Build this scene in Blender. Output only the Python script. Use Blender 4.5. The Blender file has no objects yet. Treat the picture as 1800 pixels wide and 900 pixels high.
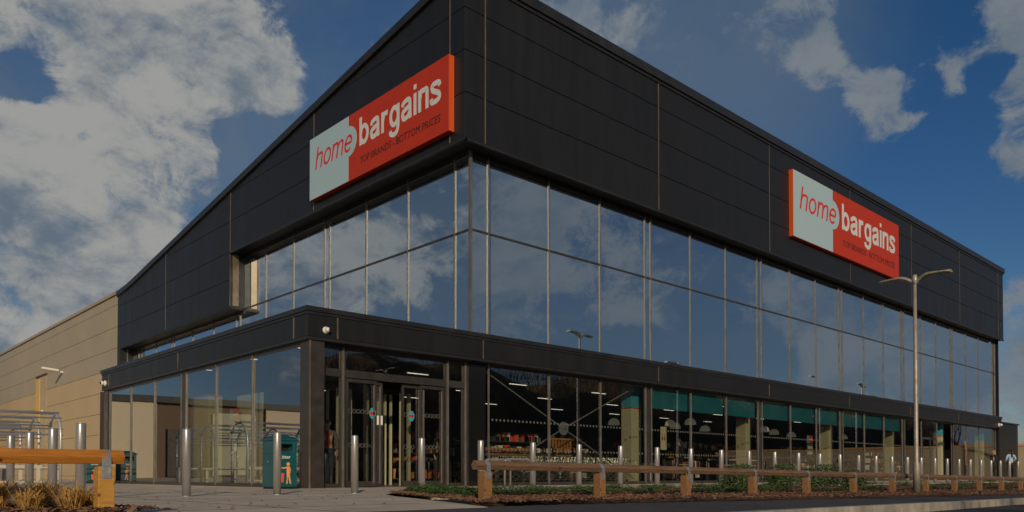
import bpy, bmesh, math, random
from math import sin, cos, pi, radians, sqrt
from mathutils import Vector, Matrix
random.seed(7)
S = bpy.context.scene
COL = S.collection
# ------------------------------------------------------------------ camera, sky, sun, exposure
YAW, PITCH = 0.750264, 0.0188162
cam_d = bpy.data.cameras.new('camera'); cam = bpy.data.objects.new('camera', cam_d); COL.objects.link(cam)
cam.location = (0, 0, 0.32); cam.rotation_euler = (pi/2+PITCH, 0, -YAW)
cam_d.sensor_width = 36; cam_d.lens = 36*1391.09/1800; cam_d.shift_y = 0.19921
cam_d.clip_start = 0.05; cam_d.clip_end = 3000
S.camera = cam
SUN_AZ = radians(215); SUN_EL = radians(18)
sd = bpy.data.lights.new('sun', 'SUN'); so = bpy.data.objects.new('sun', sd); COL.objects.link(so)
sd.energy = 5.0; sd.angle = radians(0.5); sd.color = (1.0, 0.80, 0.56)
sv = Vector((sin(SUN_AZ)*cos(SUN_EL), cos(SUN_AZ)*cos(SUN_EL), sin(SUN_EL)))
so.rotation_euler = sv.to_track_quat('Z', 'Y').to_euler(); so.location = (-20, -28, 14)
S.view_settings.view_transform = 'Standard'; S.view_settings.look = 'None'
S.view_settings.exposure = -0.92; S.view_settings.gamma = 1.0
W = bpy.data.worlds.new('World'); S.world = W; W.use_nodes = True
NT = W.node_tree; NT.nodes.clear()
def wn(t, **k):
    n = NT.nodes.new(t)
    for a, b in k.items(): setattr(n, a, b)
    return n
def wl(a, b): NT.links.new(a, b)
def wmath(op, a, b=None, clamp=False):
    n = wn('ShaderNodeMath', operation=op); n.use_clamp = clamp
    for i, v in enumerate((a, b)):
        if v is None: continue
        if isinstance(v, (int, float)): n.inputs[i].default_value = v
        else: wl(v, n.inputs[i])
    return n.outputs[0]
def wrange(v, a, b, c=0.0, d=1.0, smooth=True):
    n = wn('ShaderNodeMapRange'); n.interpolation_type = 'SMOOTHSTEP' if smooth else 'LINEAR'
    wl(v, n.inputs[0])
    for i, q in enumerate((a, b, c, d)): n.inputs[i+1].default_value = q
    return n.outputs[0]
def wmix(f, a, b):
    n = wn('ShaderNodeMix', data_type='RGBA')
    for s_, v in ((0, f), (6, a), (7, b)):
        if isinstance(v, (int, float)): n.inputs[s_].default_value = v
        elif isinstance(v, tuple): n.inputs[s_].default_value = (*v, 1)
        else: wl(v, n.inputs[s_])
    return n.outputs[2]
tc = wn('ShaderNodeTexCoord').outputs['Generated']
sky = wn('ShaderNodeTexSky'); sky.sky_type = 'NISHITA'; sky.sun_disc = False
sky.sun_elevation = SUN_EL; sky.sun_rotation = SUN_AZ; sky.air_density = 1.0; sky.dust_density = 0.4; sky.ozone_density = 3.0
def wnoise(scale, detail, rough, stretch=1.5, dist=0.0, off=0.0):
    mp = wn('ShaderNodeMapping'); mp.inputs['Scale'].default_value = (1, 1, stretch); mp.inputs['Location'].default_value = (off, off*.7, off*.3)
    wl(tc, mp.inputs[0]); n = wn('ShaderNodeTexNoise'); wl(mp.outputs[0], n.inputs['Vector'])
    n.inputs['Scale'].default_value = scale; n.inputs['Detail'].default_value = detail
    n.inputs['Roughness'].default_value = rough; n.inputs['Distortion'].default_value = dist
    return n.outputs[0]
CLOUDS = [  # direction of each bank of cloud (+) or of open blue (-), its angular radius, weight
    ((0.1879,0.9116,0.3657), 0.123, 0.2),
    ((0.2757,0.8623,0.4247), 0.116, 0.2),
    ((0.3652,0.8146,0.4506), 0.058, 0.2),
    ((0.2537,0.9169,0.3081), 0.116, 0.18),
    ((0.1985,0.9552,0.2197), 0.129, 0.2),
    ((0.3147,0.8883,0.3346), 0.052, 0.14),
    ((0.3954,0.8093,0.4343), 0.039, 0.14),
    ((0.2321,0.9577,0.1702), 0.071, 0.14),
    ((0.2867,0.9283,0.2367), 0.052, 0.1),
    ((0.6196,0.6093,0.4948), 0.052, 0.16),
    ((0.6629,0.5638,0.4927), 0.065, 0.1),
    ((0.7159,0.4960,0.4913), 0.065, 0.05),
    ((0.8131,0.3898,0.4323), 0.031, 0.22),
    ((0.8521,0.3433,0.3950), 0.038, 0.25),
    ((0.8601,0.2869,0.4218), 0.027, 0.22),
    ((0.9031,0.2407,0.3556), 0.049, 0.25),
    ((0.8747,0.2202,0.4317), 0.045, 0.2),
    ((0.9592,0.2449,0.1410), 0.078, 0.16),
    ((0.7873,0.4021,0.4675), 0.039, 0.08),
    ((0.1927,0.8895,0.4142), 0.039, -0.24),
    ((0.1658,0.9012,0.4005), 0.032, -0.22),
    ((0.2480,0.8624,0.4413), 0.018, -0.15),
    ((0.4321,0.7635,0.4800), 0.055, -0.2),
    ((0.3847,0.8420,0.3784), 0.045, -0.24),
    ((0.4122,0.8423,0.3473), 0.052, -0.2),
    ((0.3598,0.8895,0.2816), 0.039, -0.14),
    ((0.2588,0.8969,0.3587), 0.019, -0.2),
    ((0.3049,0.8623,0.4043), 0.014, -0.15),
    ((0.2363,0.9148,0.3275), 0.016, -0.14),
    ((0.3276,0.8739,0.3591), 0.013, -0.14),
    ((0.8471,0.2717,0.4567), 0.032, -0.25),
    ((0.8160,0.4377,0.3777), 0.055, -0.25),
    ((0.8451,0.4126,0.3399), 0.058, -0.3),
    ((0.8926,0.3275,0.3098), 0.065, -0.3),
    ((0.9254,0.2881,0.2462), 0.052, -0.3),
    ((0.8218,0.3569,0.4441), 0.021, -0.22),
    ((0.8145,0.3553,0.4587), 0.019, -0.12),
    ((0.8605,0.3103,0.4041), 0.018, -0.3),
    ((0.8461,0.3092,0.4342), 0.017, -0.2),
    ((0.7679,0.4944,0.4073), 0.032, -0.16),
    ((0.8890,0.2863,0.3574), 0.032, -0.34),
    ((0.8281,0.3245,0.4571), 0.032, -0.1),
    ((0.8750,0.2603,0.4082), 0.019, -0.26),
    ((0.6544,-0.7021,0.2807), 0.071, 0.16),
    ((0.7039,-0.6443,0.2989), 0.078, 0.18),
    ((0.6584,-0.7271,0.1944), 0.052, 0.12),
    ((0.7146,-0.6637,0.2210), 0.052, 0.1),
    ((0.7942,-0.5768,0.1909), 0.039, 0.26),
    ((0.7626,-0.6132,0.2060), 0.032, 0.18),
    ((0.8271,-0.5421,0.1487), 0.078, -0.25),
    ((0.7805,-0.6099,0.1373), 0.045, -0.25),
    ((0.8168,-0.5270,0.2346), 0.052, -0.12),
    ((0.8700,-0.4465,0.2089), 0.071, 0.2),
    ((0.9054,-0.3959,0.1535), 0.071, 0.2),
    ((0.9240,-0.3403,0.1742), 0.065, 0.18),
    ((0.9522,-0.2809,0.1199), 0.071, 0.18),
    ((0.9226,-0.3648,0.1257), 0.026, -0.2),
    ((-0.5498,0.7921,0.2652), 0.058, 0.18),
    ((-0.5207,0.8219,0.2311), 0.058, 0.2),
    ((-0.4690,0.8399,0.2732), 0.058, 0.15),
    ((-0.5683,0.7486,0.3415), 0.039, -0.2),
    ((-0.4289,0.8748,0.2253), 0.052, 0.15),
    ((-0.3487,0.9254,0.1482), 0.058, -0.2),
    ((-0.3626,0.9262,0.1031), 0.078, -0.2),
    ((-0.4376,0.8912,0.1196), 0.078, -0.1),
]
warp = wn('ShaderNodeTexNoise'); wl(tc, warp.inputs['Vector']); warp.inputs['Scale'].default_value = 7; warp.inputs['Detail'].default_value = 5
wv = wn('ShaderNodeVectorMath', operation='MULTIPLY_ADD'); wl(warp.outputs[1], wv.inputs[0]); wv.inputs[1].default_value = (.09, .09, .09)
wl(tc, wv.inputs[2])
wsub = wn('ShaderNodeVectorMath', operation='SUBTRACT'); wl(wv.outputs[0], wsub.inputs[0]); wsub.inputs[1].default_value = (.045, .045, .045)
wnrm = wn('ShaderNodeVectorMath', operation='NORMALIZE'); wl(wsub.outputs[0], wnrm.inputs[0])
acc = 0.0
for d, r, w in CLOUDS:
    dp = wn('ShaderNodeVectorMath', operation='DOT_PRODUCT'); wl(wnrm.outputs[0], dp.inputs[0]); dp.inputs[1].default_value = d
    m = wrange(dp.outputs['Value'], cos(r*1.35), cos(r*.25), 0, w)
    acc = m if acc == 0.0 else wmath('ADD', acc, m)
accc = wmath('MINIMUM', wmath('MAXIMUM', acc, -.30), .26)
n1 = wmath('ADD', wmath('MULTIPLY', wmath('SUBTRACT', wnoise(6.5, 14, .66, 1.4, .25, 3.1), .5), 1.25), .5)
n3 = wnoise(19, 10, .7, 1.3, .6, 1.7)
n1 = wmath('ADD', n1, wmath('MULTIPLY', wmath('SUBTRACT', n3, .5), .72))
dens = wrange(wmath('ADD', n1, accc), .47, .72)
n2 = wnoise(7.0, 10, .6, 1.8, .2, 9.3)
left = wn('ShaderNodeVectorMath', operation='DOT_PRODUCT'); wl(tc, left.inputs[0]); left.inputs[1].default_value = (-.05, .93, .35)
lit = wmath('MULTIPLY', wrange(wmath('ADD', n2, wmath('MULTIPLY', wmath('SUBTRACT', n3, .5), .35)), .34, .58), wrange(left.outputs['Value'], .55, .95, .28, 1.0))
cloud = wmix(lit, (2.5, 3.3, 4.3), (6.9, 6.95, 6.7))
vd = wn('ShaderNodeVectorMath', operation='DOT_PRODUCT'); wl(tc, vd.inputs[0]); vd.inputs[1].default_value = (.7184,.4887,.4950)
vd2 = wn('ShaderNodeVectorMath', operation='DOT_PRODUCT'); wl(tc, vd2.inputs[0]); vd2.inputs[1].default_value = (.30,.87,.36)
veil = wmath('ADD', wrange(vd.outputs['Value'], cos(.27), cos(.03), 0, .62), wrange(vd2.outputs['Value'], cos(.50), cos(.1), 0, .75), True)
vd3 = wn('ShaderNodeVectorMath', operation='DOT_PRODUCT'); wl(tc, vd3.inputs[0]); vd3.inputs[1].default_value = (.72,-.62,.31)
vd4 = wn('ShaderNodeVectorMath', operation='DOT_PRODUCT'); wl(tc, vd4.inputs[0]); vd4.inputs[1].default_value = (-.52,.82,.26)
veil = wmath('ADD', veil, wmath('ADD', wrange(vd3.outputs['Value'], cos(.75), cos(.2), 0, .50), wrange(vd4.outputs['Value'], cos(.35), cos(.05), 0, .7)), True)
veil = wmath('MULTIPLY', veil, wrange(wnoise(3.2, 9, .6, 1.6, .8, 5.7), .28, .62, .25, 1.0))
hs = wn('ShaderNodeHueSaturation'); hs.inputs['Saturation'].default_value = 1.25; hs.inputs['Value'].default_value = 1.0
tn = wn('ShaderNodeVectorMath', operation='MULTIPLY'); wl(sky.outputs[0], tn.inputs[0]); tn.inputs[1].default_value = (1.0, .975, 1.04); wl(tn.outputs[0], hs.inputs['Color'])
bg = wn('ShaderNodeBackground'); bg.inputs['Strength'].default_value = 0.09
wl(wmix(dens, wmix(veil, hs.outputs[0], (2.3, 3.1, 4.0)), cloud), bg.inputs[0])
wo = wn('ShaderNodeOutputWorld'); wl(bg.outputs[0], wo.inputs[0])

# ------------------------------------------------------------------ materials
MATS = {}
def mat(name, col=(.5,.5,.5), rough=.5, metal=0.0, spec=.5, vary=0.0, vscale=3.0, bump=0.0, bscale=40.0, col2=None,
        emit=None, estr=0.0, stretch=(1,1,1), coat=0.0):
    m = bpy.data.materials.new(name); m.use_nodes = True; nt = m.node_tree; b = nt.nodes['Principled BSDF']
    b.inputs['Base Color'].default_value = (*col, 1); b.inputs['Roughness'].default_value = rough
    b.inputs['Metallic'].default_value = metal; b.inputs['Specular IOR Level'].default_value = spec
    b.inputs['Coat Weight'].default_value = coat
    tcn = nt.nodes.new('ShaderNodeTexCoord'); mp = nt.nodes.new('ShaderNodeMapping'); nt.links.new(tcn.outputs['Object'], mp.inputs[0])
    mp.inputs['Scale'].default_value = stretch
    if vary or col2:
        n = nt.nodes.new('ShaderNodeTexNoise'); n.inputs['Scale'].default_value = vscale; n.inputs['Detail'].default_value = 8; n.inputs['Roughness'].default_value = .62
        nt.links.new(mp.outputs[0], n.inputs['Vector'])
        r = nt.nodes.new('ShaderNodeMapRange'); r.inputs[1].default_value = .35; r.inputs[2].default_value = .68; nt.links.new(n.outputs[0], r.inputs[0])
        mx = nt.nodes.new('ShaderNodeMix'); mx.data_type = 'RGBA'; nt.links.new(r.outputs[0], mx.inputs[0])
        c2 = col2 if col2 else tuple(c*(1+vary) for c in col)
        mx.inputs[6].default_value = (*(col if col2 else tuple(c*(1-vary) for c in col)), 1); mx.inputs[7].default_value = (*c2, 1)
        nt.links.new(mx.outputs[2], b.inputs['Base Color'])
        rr = nt.nodes.new('ShaderNodeMapRange'); nt.links.new(n.outputs[0], rr.inputs[0]); rr.inputs[1].default_value=.3; rr.inputs[2].default_value=.7
        rr.inputs[3].default_value = max(0, rough-.07); rr.inputs[4].default_value = min(1, rough+.1); nt.links.new(rr.outputs[0], b.inputs['Roughness'])
    if bump:
        n = nt.nodes.new('ShaderNodeTexNoise'); n.inputs['Scale'].default_value = bscale; n.inputs['Detail'].default_value = 6
        nt.links.new(mp.outputs[0], n.inputs['Vector']); bp = nt.nodes.new('ShaderNodeBump'); bp.inputs['Strength'].default_value = bump
        bp.inputs['Distance'].default_value = .02; nt.links.new(n.outputs[0], bp.inputs['Height']); nt.links.new(bp.outputs[0], b.inputs['Normal'])
    if emit:
        b.inputs['Emission Color'].default_value = (*emit, 1); b.inputs['Emission Strength'].default_value = estr
    MATS[name] = m; return m
def glass(name, refl, tint, ior=1.6, opaque=False, base=(.02,.03,.05), extra=0.0, wob=.0):
    m = bpy.data.materials.new(name); m.use_nodes = True; nt = m.node_tree; nt.nodes.clear()
    out = nt.nodes.new('ShaderNodeOutputMaterial'); mix = nt.nodes.new('ShaderNodeMixShader')
    g = nt.nodes.new('ShaderNodeBsdfGlossy'); g.inputs['Roughness'].default_value = .004; g.inputs['Color'].default_value = (*refl, 1)
    if opaque: t = nt.nodes.new('ShaderNodeBsdfPrincipled'); t.inputs['Base Color'].default_value = (*base, 1); t.inputs['Roughness'].default_value = .3
    else: t = nt.nodes.new('ShaderNodeBsdfTransparent'); t.inputs[0].default_value = (*tint, 1)
    f = nt.nodes.new('ShaderNodeFresnel'); f.inputs[0].default_value = ior
    a = nt.nodes.new('ShaderNodeMath'); a.operation = 'ADD'; a.use_clamp = True; a.inputs[1].default_value = extra
    geo = nt.nodes.new('ShaderNodeNewGeometry'); inv = nt.nodes.new('ShaderNodeMath'); inv.operation = 'SUBTRACT'; inv.inputs[0].default_value = 1; nt.links.new(geo.outputs['Backfacing'], inv.inputs[1])
    mu = nt.nodes.new('ShaderNodeMath'); mu.operation = 'MULTIPLY'; nt.links.new(a.outputs[0], mu.inputs[0]); nt.links.new(inv.outputs[0], mu.inputs[1])
    nt.links.new(f.outputs[0], a.inputs[0]); nt.links.new(mu.outputs[0], mix.inputs[0])
    if wob:
        tcn = nt.nodes.new('ShaderNodeTexCoord'); n = nt.nodes.new('ShaderNodeTexNoise'); n.inputs['Scale'].default_value = .45; n.inputs['Detail'].default_value = 1
        nt.links.new(tcn.outputs['Object'], n.inputs['Vector']); bp = nt.nodes.new('ShaderNodeBump'); bp.inputs['Strength'].default_value = 1.0; bp.inputs['Distance'].default_value = wob
        nt.links.new(n.outputs[0], bp.inputs['Height']); nt.links.new(bp.outputs[0], g.inputs['Normal'])
    nt.links.new(t.outputs[0], mix.inputs[1]); nt.links.new(g.outputs[0], mix.inputs[2]); nt.links.new(mix.outputs[0], out.inputs[0])
    MATS[name] = m; return m
mat('clad', (.0150,.0155,.0165), .42, 0, .30, vary=.16, vscale=2.2, stretch=(1,1,.12), bump=.35, bscale=.9)
mat('clad_dark', (.013,.013,.013), .5, 0, .3)
mat('trim', (.022,.022,.023), .38, .1, .45, vary=.2, vscale=2)
mat('joint', (.24,.195,.135), .38, .6, .5, vary=.3, vscale=1.5)
mat('alu', (.17,.16,.145), .45, .4, .5, vary=.18, vscale=2.5)
mat('frame', (.055,.048,.042), .35, .3, .5, vary=.2, vscale=3)
mat('steel', (.40,.39,.38), .36, .55, .5, vary=.14, vscale=9, stretch=(1,1,.15), bump=.06, bscale=60)
mat('tubing', (.50,.53,.58), .38, .45)
mat('galv', (.45,.46,.47), .42, .7, .5, vary=.25, vscale=14)
mat('tan', (.47,.36,.21), .5, 0, .4, vary=.05, vscale=.5)
mat('tan_grey', (.36,.31,.22), .5, 0, .4, vary=.05, vscale=.5)
mat('seam', (.06,.05,.035), .7)
mat('ochre', (.62,.40,.09), .45)
mat('red', (.46,.036,.010), .5, 0, .3, vary=.05, vscale=2)
mat('sunlit_red', (.62,.09,.015), .35)  # sign red with sunlight painted in, for the box ends
mat('signwhite', (.37,.52,.57), .35)
mat('textwhite', (.62,.63,.62), .4)
mat('textred', (.60,.03,.02), .4)
mat('textdark', (.035,.012,.015), .45)
mat('concrete', (.54,.465,.355), .85, vary=.22, vscale=1.1, bump=.25, bscale=120)
mat('asphalt', (.045,.045,.048), .88, vary=.3, vscale=4, bump=.5, bscale=220)
mat('footway', (.060,.060,.065), .9, vary=.25, vscale=5, bump=.5, bscale=260)
mat('kerbm', (.34,.31,.26), .85, vary=.25, vscale=4, bump=.3, bscale=90)
mat('soil', (.10,.055,.032), .95, vary=.4, vscale=12, bump=.8, bscale=60)
mat('ground', (.07,.065,.055), .95, vary=.2, vscale=.2)
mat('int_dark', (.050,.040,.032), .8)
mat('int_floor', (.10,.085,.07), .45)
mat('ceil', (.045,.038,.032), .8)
mat('pillar', (.42,.42,.27), .55, vary=.05, vscale=2)
mat('teal', (.005,.13,.17), .6, vary=.12, vscale=1)
mat('teal_bin', (.006,.085,.10), .38, vary=.08, vscale=3, coat=.2)
mat('bin_orange', (.85,.36,.10), .5)
mat('bin_red', (.70,.10,.05), .5)
mat('black', (.012,.012,.012), .5)
mat('white', (.78,.78,.76), .45)
mat('lampshade', (.70,.66,.55), .4, emit=(1,.92,.75), estr=.12)
mat('striplight', (.9,.9,.8), .5, emit=(1,.93,.78), estr=2.2)
mat('wire', (.42,.45,.40), .35, .8)
mat('handle_red', (.55,.05,.03), .4)
mat('crate', (.42,.19,.045), .7, vary=.3, vscale=8)
mat('poster_blue', (.05,.30,.42), .5)
mat('poster_dark', (.045,.07,.06), .5)
mat('bark', (.060,.045,.033), .9, vary=.3, vscale=6)
mat('twig', (.20,.15,.10), .9)
mat('hedge', (.12,.085,.05), .9, col2=(.22,.15,.08), vscale=1.2)
mat('leaf', (.045,.10,.018), .55, col2=(.09,.15,.03), vscale=14)
mat('leaf_dark', (.020,.045,.012), .5, col2=(.05,.09,.02), vscale=12)
mat('drygrass', (.46,.25,.06), .8, col2=(.62,.40,.13), vscale=20)
mat('chip', (.12,.055,.028), .9, col2=(.30,.17,.09), vscale=9)
mat('chip_dark', (.045,.022,.014), .9, col2=(.12,.05,.03), vscale=9)
mat('skin', (.50,.28,.19), .55); mat('skin2', (.40,.22,.15), .55)
mat('hair_blond', (.30,.19,.08), .6); mat('hair_dark', (.025,.016,.012), .5); mat('hair_brown', (.10,.05,.02), .5)
mat('cloth_black', (.014,.014,.016), .8); mat('cloth_blue', (.36,.50,.66), .85, vary=.08, vscale=6)
mat('jeans', (.035,.05,.09), .85, vary=.2, vscale=8); mat('cloth_grey', (.13,.12,.10), .85, vary=.15, vscale=8)
mat('cloth_cream', (.55,.48,.33), .85, vary=.08, vscale=6); mat('cloth_red', (.40,.03,.03), .8); mat('cloth_white', (.7,.7,.68), .8)
mat('camwhite', (.72,.70,.64), .4)
mat('lens', (.01,.01,.012), .1, spec=.8)
mat('post_plain', (.14,.09,.05), .7)
mat('barrier', (.50,.46,.38), .7)
mat('dotvinyl', (.11,.11,.085), .7)
mat('cream', (.68,.58,.40), .6)
mat('coping', (.62,.30,.08), .6)
mat('wallbeige', (.40,.33,.22), .8, vary=.1, vscale=1)
glass('glass_up', (.80,.88,.95), (1,1,1), 2.1, True, (.03,.035,.045), .50, .0004)
glass('glass_low', (.86,.88,.92), (.88,.88,.85), 1.5, False, extra=.15, wob=.0002)
glass('glass_side', (.86,.88,.92), (.88,.90,.88), 1.75, False, extra=.28, wob=.0004)
# weathered lamp metal
mat('lampmetal', (.40,.39,.36), .5, .35, .5, col2=(.33,.25,.16), vscale=7)
def wood(name, c1, c2, knot):
    m = bpy.data.materials.new(name); m.use_nodes = True; nt = m.node_tree; b = nt.nodes['Principled BSDF']; b.inputs['Roughness'].default_value = .68
    t = nt.nodes.new('ShaderNodeTexCoord'); mp = nt.nodes.new('ShaderNodeMapping'); mp.inputs['Scale'].default_value = (1.1, 14, 14); nt.links.new(t.outputs['Object'], mp.inputs[0])
    n = nt.nodes.new('ShaderNodeTexNoise'); n.inputs['Scale'].default_value = 3.2; n.inputs['Detail'].default_value = 8; n.inputs['Distortion'].default_value = .8; nt.links.new(mp.outputs[0], n.inputs[0])
    cr = nt.nodes.new('ShaderNodeMix'); cr.data_type = 'RGBA'; cr.inputs[6].default_value = (*c1, 1); cr.inputs[7].default_value = (*c2, 1)
    r = nt.nodes.new('ShaderNodeMapRange'); r.inputs[1].default_value = .35; r.inputs[2].default_value = .65; nt.links.new(n.outputs[0], r.inputs[0]); nt.links.new(r.outputs[0], cr.inputs[0])
    mp2 = nt.nodes.new('ShaderNodeMapping'); mp2.inputs['Scale'].default_value = (5.5, 9, 9); nt.links.new(t.outputs['Object'], mp2.inputs[0])
    v = nt.nodes.new('ShaderNodeTexVoronoi'); v.inputs['Scale'].default_value = 1.0; v.inputs['Randomness'].default_value = 1; nt.links.new(mp2.outputs[0], v.inputs[0])
    r2 = nt.nodes.new('ShaderNodeMapRange'); r2.inputs[1].default_value = .08; r2.inputs[2].default_value = .17; r2.inputs[3].default_value = 1; r2.inputs[4].default_value = 0; nt.links.new(v.outputs['Distance'], r2.inputs[0])
    k = nt.nodes.new('ShaderNodeMix'); k.data_type = 'RGBA'; k.inputs[7].default_value = (*knot, 1); nt.links.new(cr.outputs[2], k.inputs[6]); nt.links.new(r2.outputs[0], k.inputs[0])
    nt.links.new(k.outputs[2], b.inputs['Base Color'])
    bp = nt.nodes.new('ShaderNodeBump'); bp.inputs['Strength'].default_value = .25; bp.inputs['Distance'].default_value = .01; nt.links.new(n.outputs[0], bp.inputs['Height']); nt.links.new(bp.outputs[0], b.inputs['Normal'])
    MATS[name] = m
wood('rail_sunlit', (.36,.125,.010), (.48,.19,.025), (.07,.018,.006))  # left fence timber, with the glow of the sun put into its colour
wood('post_sunlit', (.42,.20,.03), (.52,.29,.06), (.13,.03,.01))
wood('rail_shaded', (.12,.064,.034), (.19,.115,.070), (.06,.025,.012))  # right fence timber, darkened in colour to stand in for shade
wood('post_shaded', (.20,.095,.035), (.28,.15,.06), (.08,.03,.012))

# ------------------------------------------------------------------ mesh helpers
class MB:
    def __init__(s): s.v = []; s.f = []
    def poly(s, pts, faces):
        o = len(s.v); s.v += [tuple(p) for p in pts]; s.f += [tuple(i+o for i in f) for f in faces]; return s
    def box(s, x0, x1, y0, y1, z0, z1):
        x0, x1 = min(x0,x1), max(x0,x1); y0, y1 = min(y0,y1), max(y0,y1); z0, z1 = min(z0,z1), max(z0,z1)
        return s.poly([(x0,y0,z0),(x1,y0,z0),(x1,y1,z0),(x0,y1,z0),(x0,y0,z1),(x1,y0,z1),(x1,y1,z1),(x0,y1,z1)],
                      [(0,3,2,1),(4,5,6,7),(0,1,5,4),(1,2,6,5),(2,3,7,6),(3,0,4,7)])
    def prism(s, pts, vec):   # convex/simple polygon extruded by vec
        n = len(pts); a = [Vector(p) for p in pts]; b = [p+Vector(vec) for p in a]
        nrm = Vector((0,0,0))
        for i in range(n): nrm += a[i].cross(a[(i+1)%n])
        if nrm.dot(Vector(vec)) > 0: a.reverse(); b.reverse()
        return s.poly(a+b, [tuple(range(n)), tuple(reversed(range(n, 2*n)))] + [(i, i+n, (i+1)%n+n, (i+1)%n) for i in range(n)])
    def tube(s, pts, r, n=8, caps=True):
        pts = [Vector(p) for p in pts]; rs = r if isinstance(r, (list, tuple)) else [r]*len(pts)
        rings = []; prev = None
        for i, p in enumerate(pts):
            t = (pts[min(i+1, len(pts)-1)] - pts[max(i-1, 0)]).normalized()
            ref = prev if prev is not None else (Vector((0,0,1)) if abs(t.z) < .9 else Vector((1,0,0)))
            u = (ref - t*ref.dot(t)).normalized(); w = t.cross(u); prev = u
            rings.append([p + (u*cos(2*pi*k/n) + w*sin(2*pi*k/n))*rs[i] for k in range(n)])
        o = len(s.v)
        for g in rings: s.v += [tuple(q) for q in g]
        for i in range(len(pts)-1):
            for k in range(n):
                s.f.append((o+i*n+k, o+i*n+(k+1)%n, o+(i+1)*n+(k+1)%n, o+(i+1)*n+k))
        if caps: s.f.append(tuple(reversed(range(o, o+n)))); e = o+(len(pts)-1)*n; s.f.append(tuple(range(e, e+n)))
        return s
    def lathe(s, prof, c=(0,0,0), n=20):   # prof: (r, z)
        o = len(s.v)
        for r, z in prof:
            for k in range(n): s.v.append((c[0]+r*cos(2*pi*k/n), c[1]+r*sin(2*pi*k/n), c[2]+z))
        for i in range(len(prof)-1):
            for k in range(n): s.f.append((o+i*n+k, o+i*n+(k+1)%n, o+(i+1)*n+(k+1)%n, o+(i+1)*n+k))
        s.f.append(tuple(reversed(range(o, o+n)))); e = o+(len(prof)-1)*n; s.f.append(tuple(range(e, e+n))); return s
    def build(s, name, m, parent=None, smooth=False, bevel=0):
        me = bpy.data.meshes.new(name); me.from_pydata(s.v, [], s.f); me.validate(); me.update()
        me.materials.append(MATS[m])
        if smooth:
            for p in me.polygons: p.use_smooth = len(p.vertices) < 6
        o = bpy.data.objects.new(name, me); COL.objects.link(o)
        if parent is not None: o.parent = parent
        if bevel:
            b = o.modifiers.new('bevel', 'BEVEL'); b.width = bevel; b.segments = 2; b.limit_method = 'ANGLE'
        return o
def tag(o, label=None, cat=None, group=None, kind=None):
    if label: o['label'] = label
    if cat: o['category'] = cat
    if group: o['group'] = group
    if kind: o['kind'] = kind
    return o
def thing(name, label, cat, loc=(0,0,0), rz=0, group=None):
    o = bpy.data.objects.new(name, None); COL.objects.link(o); o.location = loc; o.rotation_euler = (0,0,rz); o.empty_display_size = .2
    return tag(o, label, cat, group)
def dup(root, loc, rz=None, label=None, scale=None):
    r = root.copy(); COL.objects.link(r); r.location = loc
    if rz is not None: r.rotation_euler = (0,0,rz)
    if scale is not None: r.scale = (scale,)*3
    if label: r['label'] = label
    for ch in list(root.children):
        c = ch.copy(); COL.objects.link(c); c.parent = r
        for g in ch.children:
            d = g.copy(); COL.objects.link(d); d.parent = c
    return r
def struct(o, label=None): o['kind'] = 'structure'; return o
ORD = ['first','second','third','fourth','fifth','sixth','seventh','eighth','ninth','tenth','eleventh','twelfth','thirteenth','fourteenth','fifteenth','sixteenth','seventeenth','eighteenth','nineteenth','twentieth']
def ordn(i):
    if i < 20: return ORD[i]
    t, u = divmod(i+1, 10); tens = {2:'twent', 3:'thirt', 4:'fort', 5:'fift'}[t]
    return tens+'ieth' if u == 0 else tens+'y-'+ORD[u-1]

# ------------------------------------------------------------------ ground
def rim(x): return -.012*min(max(0, x-6), 32)
def ky(x): return 4.86 if x > 19 else 4.86-.083*(19-max(x, 0))
def grid_sheet(name, m, x0, x1, nx, yz):       # yz: list of (y, zfunc)
    b = MB(); xs = [x0+(x1-x0)*i/nx for i in range(nx+1)]; k = len(yz)
    for x in xs:
        for y, f in yz: b.v.append((x, y(x), f(x)))
    for i in range(nx):
        for j in range(k-1): b.f.append((i*k+j, (i+1)*k+j, (i+1)*k+j+1, i*k+j+1))
    return struct(b.build(name, m))
g = MB(); g.poly([(-1500,-1500,-1.0),(1500,-1500,-1.0),(1500,1500,-1.0),(-1500,1500,-1.0)], [(0,1,2,3)]); struct(g.build('ground', 'ground'))
grid_sheet('road', 'asphalt', -60, 160, 60, [(lambda x: -14, lambda x: rim(x)-.13), (lambda x: ky(x)-.125, lambda x: rim(x)-.125)])
grid_sheet('footway', 'footway', -60, 160, 60, [(lambda x: ky(x)+.01, lambda x: rim(x)-.004), (lambda x: 5.93, lambda x: rim(x)-.002)])
k = MB()
xk = -20.0
while xk < 90:
    za, zb = rim(xk), rim(xk+.9); A_, B_ = ky(xk), ky(xk+.894)
    k.poly([(xk,A_-.14,za-.3),(xk+.894,B_-.14,zb-.3),(xk+.894,B_,zb-.3),(xk,A_,za-.3),(xk,A_-.125,za),(xk+.894,B_-.125,zb),(xk+.894,B_,zb),(xk,A_,za)],
           [(0,3,2,1),(4,5,6,7),(0,1,5,4),(1,2,6,5),(2,3,7,6),(3,0,4,7)]); xk += .9
struct(k.build('kerb', 'kerbm', bevel=.012))
# concrete paving (with sawn joints), right up to the store
p = MB()
for a, b_, c, d in [(-60,5.2,5.93,11.2), (-60,62,11.2,17.6)]: p.box(a, b_, c, d, -.5, 0)
p.box(-60, 14.2, 17.6, 120, -.5, 0); p.box(62,160,11.2,17.6,-.5,0)
p.poly([(5.2,5.93,0),(5.45,6.4,0),(6.95,10.2,0),(7.6,10.75,0),(9.0,11.2,0),(5.2,11.2,0)], [(0,1,2,3,4,5)])
struct(p.build('pavement', 'concrete'))
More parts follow.
